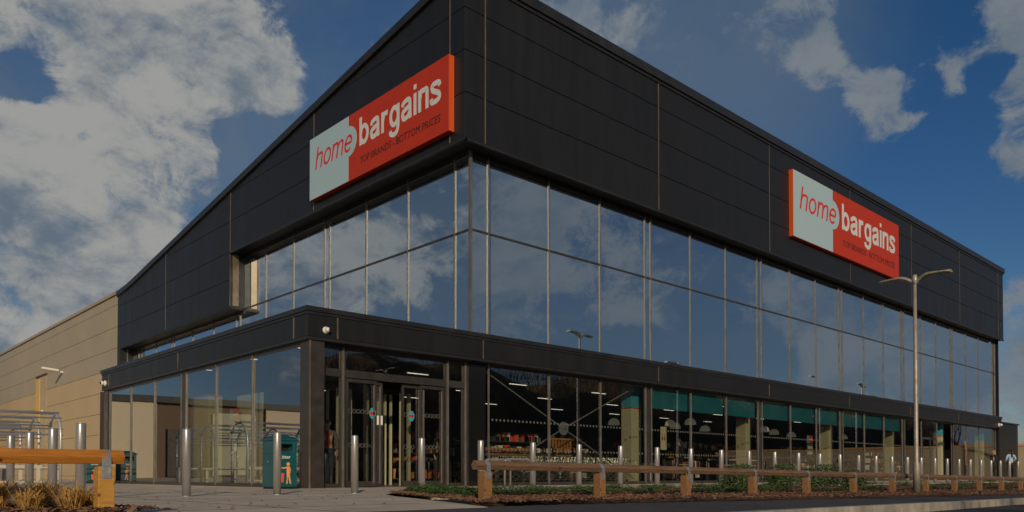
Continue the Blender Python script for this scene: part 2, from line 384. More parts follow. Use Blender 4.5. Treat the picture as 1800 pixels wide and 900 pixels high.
# planting bed right: slopes from the paving edge down to the footway
b = MB(); N = 130; J = 14
for i in range(N+1):
    x = 5.2 + (i/N)**1.35*55
    for j in range(J+1):
        y = 5.93 + (10.95-5.93)*j/J
        z = rim(x)*(1-j/J) + .0
        edge = min(j, J-j)/J
        xx = x
        if i == 0: xx = {True: 5.2+(y-5.93)*.42, False: 0}[True]
        elif i < 25: xx = x + (y-5.93)*.42*(1-i/25)
        b.v.append((xx, y, z - .02 + (.05+random.uniform(0,.03))*min(1, edge*6)))
for i in range(N):
    for j in range(J): b.f.append((i*(J+1)+j, (i+1)*(J+1)+j, (i+1)*(J+1)+j+1, i*(J+1)+j+1))
struct(b.build('planting_bed', 'soil', smooth=True))
b = MB(); NX = 30; NJ = 10
for i in range(NX+1):
    for j in range(NJ+1):
        x = -6 + 8.3*i/NX - .35*(j/NJ)**2; y = 5.95+2.5*j/NJ; e = min(1, min(NX-i, j, NJ-j)/2)
        b.v.append((x, y, .003 + e*(.05+random.uniform(0,.03))))
for i in range(NX):
    for j in range(NJ): b.f.append((i*(NJ+1)+j, (i+1)*(NJ+1)+j, (i+1)*(NJ+1)+j+1, i*(NJ+1)+j+1))
struct(b.build('planting_bed', 'soil', smooth=True))
# concrete paving joints
j = MB()
for y in (7.2, 9.6, 12.0, 14.4): j.box(-30, 5.3 if y < 11 else 62, y, y+.012, -.01, .0022)
for x in [v*2.4-18 for v in range(12)]: j.box(x, x+.012, 5.95 if x < 5.2 else 11.2, 17, -.01, .0024)
struct(j.build('pavement_joint', 'seam'))
# bark chips
def chips(name, m, n, fx):
    b = MB()
    for _ in range(n):
        x, y, z = fx(); a = random.uniform(0, 2*pi); L = random.uniform(.012,.045); w = L*random.uniform(.25,.5); t = random.uniform(.3,1.0)
        u = Vector((cos(a)*cos(t-.5), sin(a)*cos(t-.5), sin(random.uniform(-.5,.9))*.7))*L; v_ = Vector((-sin(a), cos(a), random.uniform(-.4,.4)))*w
        c = Vector((x, y, z+.012)); h = Vector((0,0,.006))
        b.poly([c-u-v_, c+u-v_, c+u+v_*.6, c-u*.8+v_, c-u-v_+h, c+u-v_+h, c+u+v_*.6+h, c-u*.8+v_+h], [(0,1,2,3),(4,7,6,5),(0,4,5,1),(1,5,6,2),(2,6,7,3),(3,7,4,0)])
    return tag(b.build(name, m), kind='stuff')
def bedpt(front=False):
    x = 5.3 + random.random()**1.9*42; t = random.random()**(2.2 if front else 1.0); y = 5.97 + t*4.9
    if x < 5.5+(y-5.93)*.42: x = 5.55+(y-5.93)*.42+random.random()*.6
    return x, y, rim(x)*(1-t)+.045
def lbed():
    t = random.random(); y = 5.97+t*2.4
    return -2+random.random()*4.15-.3*t, y, .06
chips('bark_mulch', 'chip', 6500, lambda: bedpt(True)); chips('bark_mulch', 'chip_dark', 6500, lambda: bedpt(True))
chips('bark_mulch', 'chip', 1500, lbed); chips('bark_mulch', 'chip_dark', 1500, lbed)
def tip():
    y = random.uniform(6.0, 10.6); x = 5.22+(y-5.93)*.42+random.random()**1.4*1.8; return x, y, .035
chips('bark_mulch', 'chip', 2200, tip); chips('bark_mulch', 'chip_dark', 1500, tip)
lf = MB()
for _ in range(130):
    x = random.uniform(1, 9); y = random.uniform(6.5, 16); a = random.uniform(0,6); s_ = random.uniform(.02,.045)
    if x > 5.2+(y-5.9)*.42-.1 and y < 11.2: continue
    lf.poly([(x,y,.004),(x+s_*cos(a),y+s_*sin(a),.02),(x+s_*cos(a)*1.5-s_*.5*sin(a),y+s_*1.5*sin(a)+.5*s_*cos(a),.012),(x-s_*.6*sin(a),y+s_*.6*cos(a),.006)], [(0,1,2,3)])
tag(lf.build('fallen_leaves', 'chip'), kind='stuff')
# low green ground cover
def leafmesh(n, fx, size, m, name, kind, parent=None):
    b = MB()
    for _ in range(n):
        c, nrm = fx(); s_ = random.uniform(.6,1.2)*size; a = random.uniform(0, 2*pi)
        t = Vector((cos(a), sin(a), random.uniform(-.4,.6))).normalized(); q = t.cross(nrm if nrm.length > .01 else Vector((0,0,1)))
        if q.length < .01: continue
        q.normalize(); c = Vector(c)
        b.poly([c, c+t*s_*.5+q*s_*.32+Vector((0,0,.12*s_)), c+t*s_, c+t*s_*.5-q*s_*.32+Vector((0,0,.1*s_))], [(0,1,2,3)])
    o = b.build(name, m, parent)
    if kind: o['kind'] = kind
    return o
clump = []
for _ in range(430):
    x, y, z = bedpt(); t = (y-5.93)/5
    if t < .30: continue
    clump.append((x, y, z, random.uniform(.10,.26), random.uniform(.06,.17)))
for i in range(16): clump.append((7.3+i*.6+random.uniform(-.2,.2), random.uniform(8.6,10.6), .0, random.uniform(.14,.22), random.uniform(.08,.15)))
def cover():
    x, y, z, r, h = random.choice(clump); a = random.uniform(0,2*pi); d = r*sqrt(random.random())
    return (x+d*cos(a), y+d*sin(a), z+random.random()*h*(1-.6*d/r)+.01), Vector((cos(a)*.5, sin(a)*.5, 1)).normalized()
leafmesh(26000, cover, .042, 'leaf', 'ground_cover_plants', 'stuff')
leafmesh(12000, cover, .040, 'leaf_dark', 'ground_cover_plants', 'stuff')

# ------------------------------------------------------------------ the store
store = thing('store_building', 'black clad two storey retail store with mirrored glazing, canopy and red signs', 'building', (14, 17, 0))
def SB(mb, name, m, parent=store, **k):
    o = mb.build(name, m, None, **k); o.parent = parent
    if parent is store: o.matrix_parent_inverse = Matrix.Translation((-14,-17,0))
    return o
XR, YB = 62.3, 47.1
CX0, CY0 = 13.87, 16.80        # outer cladding planes
TOP = 14.62
def roofz(y):
    if y <= 44.6: return TOP-.1405*(y-16.8)
    t = (y-44.6)/(YB-44.6); return (TOP-.1405*27.8)*(1-t)+10.52*t + .12*((1-t)**2-(1-t))*1.0
# front cladding: separate cassettes with shadow gaps over a dark backing
G = .010
zs = [9.67, 10.96, 12.15, 13.34, 14.30]
xf = [CX0, 14.62, 22.75, 30.45, 38.15, 45.85, 53.55, 61.2, XR]
c = MB()
for i in range(len(xf)-1):
    for jz in range(len(zs)-1):
        c.box(xf[i]+(G if i else 0), xf[i+1]-G, CY0, CY0+.08, zs[jz]+(G if jz else 0), zs[jz+1]-G)
SB(c, 'cladding', 'clad', bevel=.006)
c = MB(); c.box(CX0+.03, XR-.03, CY0+.085, CY0+.30, 9.70, 14.5); SB(c, 'backing', 'clad_dark')
for x in xf[1:-1]:
    SB(MB().box(x-.018, x+.018, CY0-.012, CY0+.05, 9.70, 14.28), 'joint_strip', 'joint')
c = MB(); c.box(CX0-.10, XR+.1, CY0-.10, CY0+.5, 14.31, 14.62); c.box(CX0-.04, XR+.04, CY0-.04, CY0+.4, 14.2, 14.308)
SB(c, 'parapet_capping', 'trim')
c = MB(); c.box(CX0, XR+.06, CY0-.03, CY0+.06, 9.60, 9.668); c.box(CX0-.03, CX0+.06, CY0-.03, 32.2, 9.60, 9.668)
SB(c, 'cladding_lip', 'trim')
c = MB(); c.box(CX0+.06, XR, CY0+.06, 17.42, 9.64, 9.72); c.box(CX0+.06, 14.6, 17.42, 32.2, 9.64, 9.72); SB(c, 'soffit', 'clad_dark')
# left cladding with the sloping roofline
def clip_top(poly):           # poly in (y, z); keep z <= roofz
    out = []; lim = lambda q: q[1] <= roofz(q[0])-.18+1e-9
    n = len(poly)
    for i in range(n):
        a, b_ = poly[i], poly[(i+1)%n]
        if lim(a): out.append(a)
        if lim(a) != lim(b_):
            lo, hi = 0.0, 1.0
            for _ in range(30):
                m_ = (lo+hi)/2; q = (a[0]+(b_[0]-a[0])*m_, a[1]+(b_[1]-a[1])*m_)
                if lim(q) == lim(a): lo = m_
                else: hi = m_
            out.append((a[0]+(b_[0]-a[0])*lo, a[1]+(b_[1]-a[1])*lo))
    return out
ys = [CY0+.084, 17.46, 25.2, 32.22, 39.7, 44.6, 46.5, YB]
zl = [4.35, 6.1, 7.36, 8.5, 9.67, 10.96, 12.15, 13.34, 14.60]
c = MB(); bk = MB()
for i in range(len(ys)-1):
    for jz in range(len(zl)-1):
        y0, y1, z0, z1 = ys[i], ys[i+1], zl[jz], zl[jz+1]
        if y1 <= 32.23 and z1 <= 9.68: continue
        if y1 <= 46.51 and z1 <= 7.37: continue
        s0 = 0 if i == 0 else (G if i != 6 else 0)
        poly = clip_top([(y0+s0, z0+G*(z0 > 7.4)), (y1-G, z0+G*(z0 > 7.4)), (y1-G, z1-G), (y0+s0, z1-G)])
        if len(poly) >= 3:
            c.prism([(CX0, a, b_) for a, b_ in poly], (.08, 0, 0))
            pb = clip_top([(y0, z0), (y1, z0), (y1, z1), (y0, z1)])
            bk.prism([(CX0+.085, a, b_) for a, b_ in pb], (.12, 0, 0))
SB(c, 'cladding', 'clad'); SB(bk, 'backing', 'clad_dark')
for y, z0 in ((17.46, 9.7), (25.2, 9.7), (32.22, 7.4), (39.7, 7.4)):
    SB(MB().box(CX0-.012, CX0+.05, y-.016, y+.016, z0, roofz(y)-.2), 'joint_strip', 'joint')
c = MB(); yy = [CY0-.1]+[17+i*2.3 for i in range(13)]+[45.0,45.5,46.0,46.6,YB]
for a, b_ in zip(yy, yy[1:]):
    za, zb = roofz(max(a, CY0)), roofz(b_)
    c.poly([(CX0-.10,a,za-.26),(CX0+.5,a,za-.26),(CX0+.5,a,za+.0),(CX0-.10,a,za+.0),(CX0-.10,b_,zb-.26),(CX0+.5,b_,zb-.26),(CX0+.5,b_,zb),(CX0-.10,b_,zb)],
           [(0,1,2,3),(7,6,5,4),(0,4,5,1),(1,5,6,2),(2,6,7,3),(3,7,4,0)])
SB(c, 'verge_capping', 'trim')
# recess reveals
c = MB(); c.box(CX0, 14.62, 32.20, 32.30, 7.36, 9.66)
SB(c, 'reveal', 'trim')
SB(MB().box(CX0+.10, CX0+.36, 32.17, 32.198, 7.42, 9.58), 'sunlit_reveal_panel', 'joint')  # gold colour stands in for sunlight on the dark metal jamb
c = MB(); c.box(CX0, 14.6, 32.2, 46.5, 7.28, 7.36); c.box(CX0-.02, CX0+.06, 32.2, 46.5, 7.25, 7.34); SB(c, 'soffit', 'clad_dark')
c = MB(); c.box(CX0, 14.62, 46.45, 46.55, 4.3, 7.28); SB(c, 'reveal', 'trim')
SB(MB().box(CX0+.30, CX0+.36, 46.40, 46.448, 4.35, 7.26), 'joint_strip', 'joint')
# inner dark core, rear wall, roof
c = MB(); c.box(14.75, XR-.1, 17.55, 46.9, 4.4, 9.8); SB(c, 'core', 'clad_dark')
c = MB(); c.prism([(14.2, CY0+.3, 14.3), (XR, CY0+.3, 14.3), (XR, YB, 10.2), (14.2, YB, 10.2)], (0,0,.12)); SB(c, 'roof', 'trim')
c = MB(); c.prism([(XR-.05, CY0+.32, 0), (XR-.05, YB, 0), (XR-.05, YB, 10.2), (XR-.05, CY0+.32, 14.25)], (.05,0,0)); SB(c, 'end_wall', 'clad')
# curtain wall ----
def pane(x0, x1, y0, y1, z0, z1, m):
    b = MB().box(x0, x1, y0, y1, z0, z1); a, c_, d = random.uniform(-.0035,.0035), random.uniform(-.0035,.0035), random.uniform(0,.002)
    xm, ym, zm = (x0+x1)/2, (y0+y1)/2, (z0+z1)/2; thin_y = (y1-y0) < (x1-x0); q = []
    for v in b.v:
        u = ((v[0]-xm)/(x1-x0)*2 if thin_y else (v[1]-ym)/(y1-y0)*2); w = (v[2]-zm)/(z1-z0)*2; o = a*u+c_*w+d
        q.append((v[0], v[1]+o, v[2]) if thin_y else (v[0]+o, v[1], v[2]))
    b.v = q; return SB(b, 'window_pane', m)
GY, GX = 17.30, 14.50
Sk = [15.25+7.68*i for i in range(6)]; ends = 61.5
bays = []; mull = [15.17]
for s0 in Sk:
    e = s0+7.34 if s0 < 53 else ends
    q = [s0, s0+2.45, s0+4.9, e]
    for a, b_ in zip(q, q[1:]): bays.append((a, b_))
    mull += q[1:]; 
    if e+.33 < 61: mull.append(e+.33); bays.append((e, e+.33))
mull.append(62.0)
bays.append((ends, 62.0)); ubays = bays+[(GX, 15.25)]
TZ = 7.36
for a, b_ in ubays:
    for z0, z1 in ((4.30, TZ-.03), (TZ+.03, 9.66)):
        pane(a+.012, b_-.012, GY, GY+.03, z0, z1, 'glass_up')
c = MB(); c.box(GX, 62.0, GY-.02, GY+.04, TZ-.03, TZ+.03); SB(c, 'transom', 'frame')
c = MB(); c.box(GX, 62.0, GY-.03, GY+.05, 9.50, 9.655); SB(c, 'window_head', 'trim')
for x in mull: SB(MB().box(x-.018, x+.018, GY-.035, GY+.01, 4.28, 9.62), 'mullion', 'alu')
SB(MB().box(GX-.06, GX+.02, GY-.06, GY+.02, 4.28, 9.63), 'corner_mullion', 'alu')
SB(MB().box(61.97, 62.06, GY-.05, GY+.3, 4.28, 9.62), 'corner_mullion', 'alu')
ML = [18.0,20.35,22.75,25.15,25.5,27.85,30.2,32.6,33.0,35.4,37.85,40.25,40.6,42.8,45.0]
yl = [GY+.0]+ML+[46.42]
for a, b_ in zip(yl, yl[1:]):
    pane(GX, GX+.03, a+.012, b_-.012, 4.30, TZ-.03, 'glass_up')
    if a < 32.0: pane(GX, GX+.03, a+.012, min(b_, 32.2)-.012, TZ+.03, 9.66, 'glass_up')
c = MB(); c.box(GX-.02, GX+.04, GY, 32.2, TZ-.03, TZ+.03); SB(c, 'transom', 'frame')
c = MB(); c.box(GX-.03, GX+.05, GY, 32.2, 9.50, 9.655); c.box(GX-.03, GX+.05, 32.2, 46.4, 7.18, 7.278); SB(c, 'window_head', 'trim')
for y in ML: SB(MB().box(GX-.035, GX+.01, y-.018, y+.018, 4.28, 9.62 if y < 32 else 7.2), 'mullion', 'alu')
# canopy fascia
FX, FY = 9.18, 16.95
c = MB()
cf = [FX, 9.99, 14.68, 22.9, 30.6, 38.25, 45.95, 53.6, 62.2]
for a, b_ in zip(cf, cf[1:]): c.box(a+(.008 if a > FX else 0), b_-.008, FY, FY+.08, 3.62, 4.14)
cl = [FY+.08, 17.62, 25.15, 32.15, 33.0]
for a, b_ in zip(cl, cl[1:]): c.box(FX, FX+.08, a+.006, b_-.008, 3.62, 4.14)
SB(c, 'canopy_fascia', 'clad', bevel=.004)
c = MB(); c.box(FX+.02, 62.18, FY+.083, 17.5, 3.66, 4.2); c.box(FX+.083, 9.7, 17.5, 32.98, 3.66, 4.2); c.box(9.7, 14.6, 17.5, 32.98, 4.0, 4.2); SB(c, 'canopy_backing', 'clad_dark')
c = MB(); c.box(FX-.05, 62.25, FY-.05, 17.6, 4.215, 4.33); c.box(FX-.05, 9.7, 17.6, 33.05, 4.215, 4.33); c.box(FX-.02, 62.22, FY-.02, FY+.1, 4.145, 4.213); c.box(FX-.02, FX+.1, FY+.1, 33.02, 4.145, 4.213)
SB(c, 'canopy_capping', 'trim')
c = MB(); c.box(FX-.01, 62.21, FY-.01, GY+.1, 3.54, 3.612); c.box(FX-.01, 9.5, GY+.1, 33.0, 3.54, 3.612); SB(c, 'canopy_soffit', 'trim')
for x in cf[1:-1]: SB(MB().box(x-.02, x+.02, FY-.012, FY+.05, 3.625, 4.14), 'joint_strip', 'joint')
for y in cl[1:-1]: SB(MB().box(FX-.012, FX+.05, y-.018, y+.018, 3.625, 4.14), 'joint_strip', 'joint')
SB(MB().box(9.5, 14.7, 17.5, 33.0, 3.95, 3.99), 'ceiling', 'ceil')
# lower glazing, front
SB(MB().box(FX+.08, 9.66, 16.99, 17.44, 0, 3.54), 'corner_post', 'frame')
SB(MB().box(FX+.075, FX+.11, 16.972, 16.992, 0, 3.54), 'joint_strip', 'joint')
c = MB(); c.box(14.42, 15.05, GY-.03, GY+.35, 0, 3.54); SB(c, 'dark_panel', 'lens')
c = MB()
for a, b_ in bays:
    if b_-a < .5: SB(MB().box(a+.03, b_-.03, GY+.02, GY+.05, .12, 3.50), 'dark_panel', 'frame'); continue
    if not (48.6 < a < 50.9): pane(a+.02, b_-.02, GY, GY+.024, .10, 3.50, 'glass_low')
c.box(15.05, 62.0, GY-.02, GY+.06, 0.0, .10); c.box(14.42, 62.0, GY-.02, GY+.06, 3.46, 3.54); SB(c, 'sill_frame', 'frame')
for x in mull: SB(MB().box(x-.024, x+.024, GY-.04, GY-.001, .02, 3.53), 'mullion', 'alu')
# side service door in bay three from the end
dsv = SB(MB().box(48.65, 50.98, GY+.03, GY+.06, .1, 3.46), 'door', 'glass_low')
c = MB(); c.box(48.6,48.7,GY,GY+.05,.1,2.5); c.box(49.8,49.9,GY,GY+.05,.1,2.4); c.box(50.9,51.0,GY,GY+.05,.1,2.5); c.box(48.7,50.9,GY,GY+.05,2.4,2.52); SB(c, 'frame', 'frame', dsv)
# dotted manifestation on the glass (raised vinyl spots)
c = MB()
for a, b_ in bays:
    if b_-a < .5 or a > 46: continue
    n = int((b_-a)/.155)
    for i in range(n):
        for z in (1.93, 1.07):
            x = a+.09+i*.155
            c.prism([(x+.036*cos(t*pi/4), GY-.0045, z+.036*sin(t*pi/4)) for t in range(8)], (0,.003,0))
SB(c, 'glass_dots', 'dotvinyl')['kind'] = 'stuff'
# entrance
def bx(*a): return MB().box(*a)
SB(bx(9.68, 9.76, GY-.03, GY+.05, 0, 3.5), 'door_frame', 'frame')
for x0, x1 in ((10.31,10.36),(13.62,13.67),(14.26,14.31)): SB(bx(x0, x1, GY-.06, GY-.02, 0, 3.5), 'mullion', 'alu')
for x0, x1 in ((10.28,10.42),(13.58,13.72),(14.24,14.42)): SB(bx(x0, x1, GY-.018, GY+.08, 0, 3.5), 'door_frame', 'frame')
SB(bx(9.7, 14.42, GY-.03, GY+.10, 2.76, 2.95), 'transom', 'frame')
SB(bx(9.7, 14.42, GY-.02, GY+.10, 3.44, 3.54), 'door_head', 'frame')
for a, b_ in ((9.76,10.28),(10.42,13.58),(13.72,14.24)): pane(a, b_, GY+.02, GY+.04, 2.95, 3.44, 'glass_low')
for a, b_ in ((9.76,10.28),(13.72,14.24)):
    pane(a, b_, GY+.02, GY+.04, .10, 2.76, 'glass_low'); SB(bx(a, b_, GY-.01, GY+.06, 0, .10), 'sill_frame', 'frame')
def leaf(x0, x1, y, barL, barR):
    d = SB(bx(x0+.05, x1-.05, y, y+.02, .16, 2.66), 'sliding_door', 'glass_low')
    f = MB(); f.box(x0, x0+.06, y-.02, y+.04, .02, 2.74); f.box(x1-.06, x1, y-.02, y+.04, .02, 2.74); f.box(x0+.06, x1-.06, y-.02, y+.04, .02, .16); f.box(x0+.06, x1-.06, y-.02, y+.04, 2.66, 2.74)
    SB(f, 'door_leaf_frame', 'frame', d)
    for x in ([x0+.07] if barL else [])+([x1-.12] if barR else []): SB(bx(x, x+.045, y-.045, y-.022, .1, 2.62), 'door_bar', 'alu', d)
    r = MB()
    for zz in (1.93, 1.07):
        n = int((x1-x0-.2)/.12)
        for i in range(n):
            x = x0+.12+i*.12; pts = [(x+.05*cos(t*pi/5), y-.004, zz+.05*sin(t*pi/5)) for t in range(11)]
            r.tube(pts, .008, 4, False)
    SB(r, 'glass_rings', 'dotvinyl', d)
    return d
leaf(10.46, 11.36, GY+.03, False, True); leaf(11.05, 11.60, GY+.12, False, True)
leaf(12.22, 12.86, GY+.12, False, True); leaf(12.75, 13.56, GY+.03, True, True)
# vestibule inner screens
for x in (10.6, 11.0, 11.25, 12.55, 12.9, 13.15, 13.35):
    SB(bx(x, x+.05, 19.6, 19.68, 0, 2.7), 'inner_screen_post', 'pillar')
for x in (10.75, 11.10, 12.75, 13.0, 13.42): SB(bx(x, x+.07, 18.2, 18.3, 0, 2.6), 'inner_screen_post', 'pillar')
SB(bx(9.8, 14.3, 19.58, 19.7, 2.7, 2.85), 'inner_screen_head', 'frame')
# stickers on the doors
for x, y in ((11.22, GY-.012), (12.52, GY+.10)):
    SB(MB().prism([(x+.10*cos(t*pi/4+pi/8), y, 1.9+.15*sin(t*pi/4+pi/8)) for t in range(8)], (0,.002,0)), 'door_sticker', 'poster_blue')
    SB(bx(x-.075, x+.075, y-.003, y-.001, 1.86, 1.94), 'door_sticker', 'red')
SB(bx(11.42, 11.60, GY+.095, GY+.097, 1.62, 1.86), 'door_notice', 'white')
# left glazing
LX = 9.30
LM = [20.08, 22.46, 24.72, 25.12, 27.5, 29.9]
yl = [17.46]+LM+[32.3]
for a, b_ in zip(yl, yl[1:]):
    if b_-a < .5: SB(MB().box(LX+.0, LX+.05, a+.03, b_-.03, .1, 3.5), 'dark_panel', 'frame'); continue
    pane(LX, LX+.024, a+.02, b_-.02, .10, 3.50, 'glass_side')
for y in LM+[32.32]: SB(bx(LX-.04, LX-.002, y-.024, y+.024, .02, 3.53), 'mullion', 'alu')
c = MB(); c.box(LX-.02, LX+.06, 17.45, 32.95, 0, .10); c.box(LX-.02, LX+.06, 17.45, 32.95, 3.44, 3.54); SB(c, 'sill_frame', 'frame')
SB(bx(LX-.04, LX+.2, 32.5, 32.98, 0, 3.54), 'corner_post', 'frame')
SB(bx(9.3, 14.2, 32.85, 32.98, 0, 4.2), 'end_wall', 'clad')
# interior
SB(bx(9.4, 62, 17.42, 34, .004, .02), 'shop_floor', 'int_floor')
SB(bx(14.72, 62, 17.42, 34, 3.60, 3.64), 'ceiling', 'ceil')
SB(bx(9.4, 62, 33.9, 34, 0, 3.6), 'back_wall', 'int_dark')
for n_, (x0, x1) in enumerate(((22.55,23.12),(30.3,30.75),(38.0,38.5),(45.7,46.15),(53.4,53.9),(61.2,61.7))):
    q = SB(bx(x0, x1, 17.9, 18.35, 0, 2.72), 'pillar', 'pillar'); SB(bx(x0-.01, x1+.01, 17.89, 18.36, 2.72, 2.76), 'pillar_band', 'red', q)
    SB(bx(x0, x1, 17.9, 18.35, 2.76, 3.6), 'pillar_head', 'poster_blue', q)
q = SB(bx(9.75, 10.2, 24.2, 25.6, 0, 2.75), 'pillar', 'pillar'); SB(bx(9.74, 10.21, 24.19, 25.61, 2.75, 2.80), 'pillar_band', 'red', q)
SB(bx(9.8, 9.84, 20.6, 22.2, 0, 2.6), 'screen_panel', 'pillar')
for a, b_ in bays:
    if 22.8 < a < 45 and b_-a > .5: SB(bx(a+.06, b_-.06, GY+.10, GY+.14, 2.72, 3.46), 'teal_blind', 'teal')
# bracing
br = MB(); Cc = (18.7, 17.62, 1.82)
for e in ((15.3,17.62,3.4),(22.3,17.62,3.4),(15.3,17.62,.2),(22.3,17.62,.2)): br.tube([e, Cc], .022, 6)
br.prism([(Cc[0]+.22*cos(t*pi/6), 17.59, Cc[2]+.22*sin(t*pi/6)) for t in range(12)], (0,.06,0))
SB(br, 'wind_bracing', 'galv')
# security camera and lights fixed on the canopy (own things below)

# ------------------------------------------------------------------ warehouse behind (tan)
wh = thing('warehouse', 'long tan and beige panelled warehouse wing behind the black store', 'building', (14, 48, 0))
def WB(mb, name, m, parent=wh, **k):
    o = mb.build(name, m, None, **k); o.parent = parent
    if parent is wh: o.matrix_parent_inverse = Matrix.Translation((-14,-48,0))
    return o
zt = [0, .25, 1.45, 2.66, 3.86, 5.06, 6.26, 7.39, 8.57, 9.80, 10.36]; yt = [YB+.02, 54.8, 62.6, 69.9, 77.2, 84.6, 92, 99.5, 107]
lo, hi = MB(), MB()
for a, b_ in zip(yt, yt[1:]):
    for z0, z1 in zip(zt, zt[1:]):
        (hi if z0 > 6.2 else lo).box(CX0-.02, CX0+.06, a+.012, b_-.012, z0+.012, z1-.012)
WB(lo, 'tan_panels', 'tan'); WB(hi, 'beige_panels', 'tan_grey')
WB(MB().box(CX0+.062, CX0+.3, YB, 107, 0, 10.4), 'backing', 'seam')
WB(MB().box(CX0+.3, 62, YB, 107, 0, 10.3), 'hall', 'tan_grey')
WB(MB().box(CX0-.12, CX0+.4, YB, 107, 10.37, 10.54), 'capping', 'tan_grey')
WB(MB().box(CX0-.10, CX0-.022, 64.3, 65.3, 0.1, 7.2), 'door_side', 'ochre'); WB(MB().box(CX0-.05, CX0-.021, 62.5, 64.28, .1, 7.3), 'door', 'wallbeige'); WB(MB().box(CX0-.12, CX0-.021, 62.4, 65.4, 7.31, 7.42), 'door_canopy', 'seam')

# ------------------------------------------------------------------ shop signs
def textmesh(body, name, m, parent, box, depth=.006, y=0.0, shear=0.0, offset=0.0):
    cu = bpy.data.curves.new(name, 'FONT'); cu.body = body; cu.size = 1; cu.shear = shear; cu.offset = offset; cu.extrude = .01; cu.resolution_u = 4
    to = bpy.data.objects.new(name, cu); COL.objects.link(to); dg = bpy.context.evaluated_depsgraph_get()
    me = bpy.data.meshes.new_from_object(to.evaluated_get(dg)); bpy.data.objects.remove(to); bpy.data.curves.remove(cu)
    xs_ = [v.co.x for v in me.vertices]; ys_ = [v.co.y for v in me.vertices]; a, b_ = min(xs_), max(xs_); c_, d = min(ys_), max(ys_)
    x0, x1, z0, z1 = box
    for v in me.vertices:
        X, Y, Z = v.co; v.co = (x0+(X-a)/(b_-a)*(x1-x0), y-(Z/.01*.5+.5)*depth, z0+(Y-c_)/(d-c_)*(z1-z0))
    me.materials.clear(); me.materials.append(MATS[m]); me.update()
    o = bpy.data.objects.new(name, me); COL.objects.link(o); o.parent = parent; return o
def cat(P, n=7):
    P = [Vector((*p, 0)) for p in P]; Q = [P[0]*2-P[1]]+P+[P[-1]*2-P[-2]]; out = []
    for i in range(1, len(Q)-2):
        a, b, c, d = Q[i-1:i+3]
        for k in range(n):
            t = k/n; out.append(.5*((2*b)+(-a+c)*t+(2*a-5*b+4*c-d)*t*t+(-a+3*b-3*c+d)*t**3))
    out.append(Q[-2]); return out
def ell(cx, cy, rx, ry, a0=0, a1=360, n=26): return [Vector((cx+rx*cos(radians(a0+(a1-a0)*i/n)), cy+ry*sin(radians(a0+(a1-a0)*i/n)), 0)) for i in range(n+1)]
def L2(*p): return [Vector((*q, 0)) for q in p]
def glyphs(s):                # stroke centrelines in x-height units for a grotesque lower case; s = stroke width
    h = s/2; o = h
    return {
     'b': ([L2((h,0),(h,1.40)), ell(.46,.5,.46-h,.52-h)], .92),
     'a': ([cat([(.10,.68),(.16,.86-h*.4),(.42,1.02-h),(.68,.88),(.74,.66)])+L2((.74,.30),(.77,0)), cat([(.74,.56),(.50,.55-h*.15),(.14+h*.1,.42),(h+.0,.24),(.22,.0+h-.02),(.52,.05+h*.6),(.74,.32)])], .90),
     'r': ([L2((h,0),(h,1.0)), cat([(h+.02,.55),(.24,.84),(.44,1.0-h),(.58,1.0-h)])], .60),
     'g': ([ell(.45,.5,.45-h,.52-h), L2((.90-h,1.0),(.90-h,.0))+cat([(.90-h,-.02),(.80-h,-.26),(.45,-.40+h*.3),(.14,-.28),(.08,-.12)])[1:]], .92),
     'i': ([L2((h,0),(h,1.0)), L2((h,1.18),(h,1.40))], s),
     'n': ([L2((h,0),(h,1.0)), cat([(h+.02,.58),(.22,.88),(.46,1.02-h),(.72-h*.2,.88),(.84-h,.62)])+L2((.84-h,0))], .84),
     's': ([cat([(.78-h*.3,.70),(.68,.90-h*.3),(.42,1.02-h),(.14+h*.2,.86),(.14+h*.3,.66),(.42,.52),(.70-h*.1,.38),(.74-h*.4,.18),(.44,-.02+h),(.12,.10+h*.2),(.04+h*.3,.30)])], .80),
     'h': ([L2((h,0),(h,1.40)), cat([(h+.02,.58),(.20,.86),(.44,1.01-h),(.68-h*.2,.88),(.78-h,.62)])+L2((.78-h,0))], .78),
     'o': ([ell(.43,.5,.43-h,.52-h)], .86),
     'm': ([L2((h,0),(h,1.0)), cat([(h+.02,.58),(.18,.86),(.38,1.01-h),(.56,.88),(.62,.62)])+L2((.62,0)), cat([(.62,.58),(.76,.86),(.94,1.01-h),(1.12,.88),(1.18,.62)])+L2((1.18,0))], 1.18+h),
     'e': ([L2((.04+h,.52),(.80-h,.52))+ell(.42,.5,.42-h,.52-h,2,318)[1:]], .84)}
def lettering(word, s, gap, m, parent, x0, x1, zb, xh, y, shear=0.0):
    G_ = glyphs(s); tot = sum(G_[c][1] for c in word)+gap*(len(word)-1); kx = (x1-x0)/tot; px_ = 0; lay = 0
    for c in word:
        b = MB()
        for st in G_[c][0]:
            lay += 1; d = .0006*(lay%3); n = len(st); Lf, Rt = [], []
            for i, p in enumerate(st):
                t = (st[min(i+1,n-1)]-st[max(i-1,0)]); 
                if (st[0]-st[-1]).length < 1e-4 and i in (0, n-1): t = st[1]-st[n-2]
                t.normalize(); nn = Vector((-t.y, t.x, 0))*(s/2)
                Lf.append(p+nn); Rt.append(p-nn)
            def W3(p, yy): return (x0+(px_+p.x)*kx+shear*p.y*xh, yy, zb+p.y*xh)
            o = len(b.v)
            for i in range(n): b.v += [W3(Lf[i], y-d), W3(Rt[i], y-d), W3(Lf[i], y+.004), W3(Rt[i], y+.004)]
            for i in range(n-1):
                a = o+i*4; q = a+4; b.f += [(a,a+1,q+1,q), (a,q,q+2,a+2), (a+1,a+3,q+3,q+1)]
            b.f += [(o,o+2,o+3,o+1)]; e = o+(n-1)*4; b.f += [(e,e+1,e+3,e+2)]
        b.build('letter', m, parent); px_ += G_[c][1]+gap
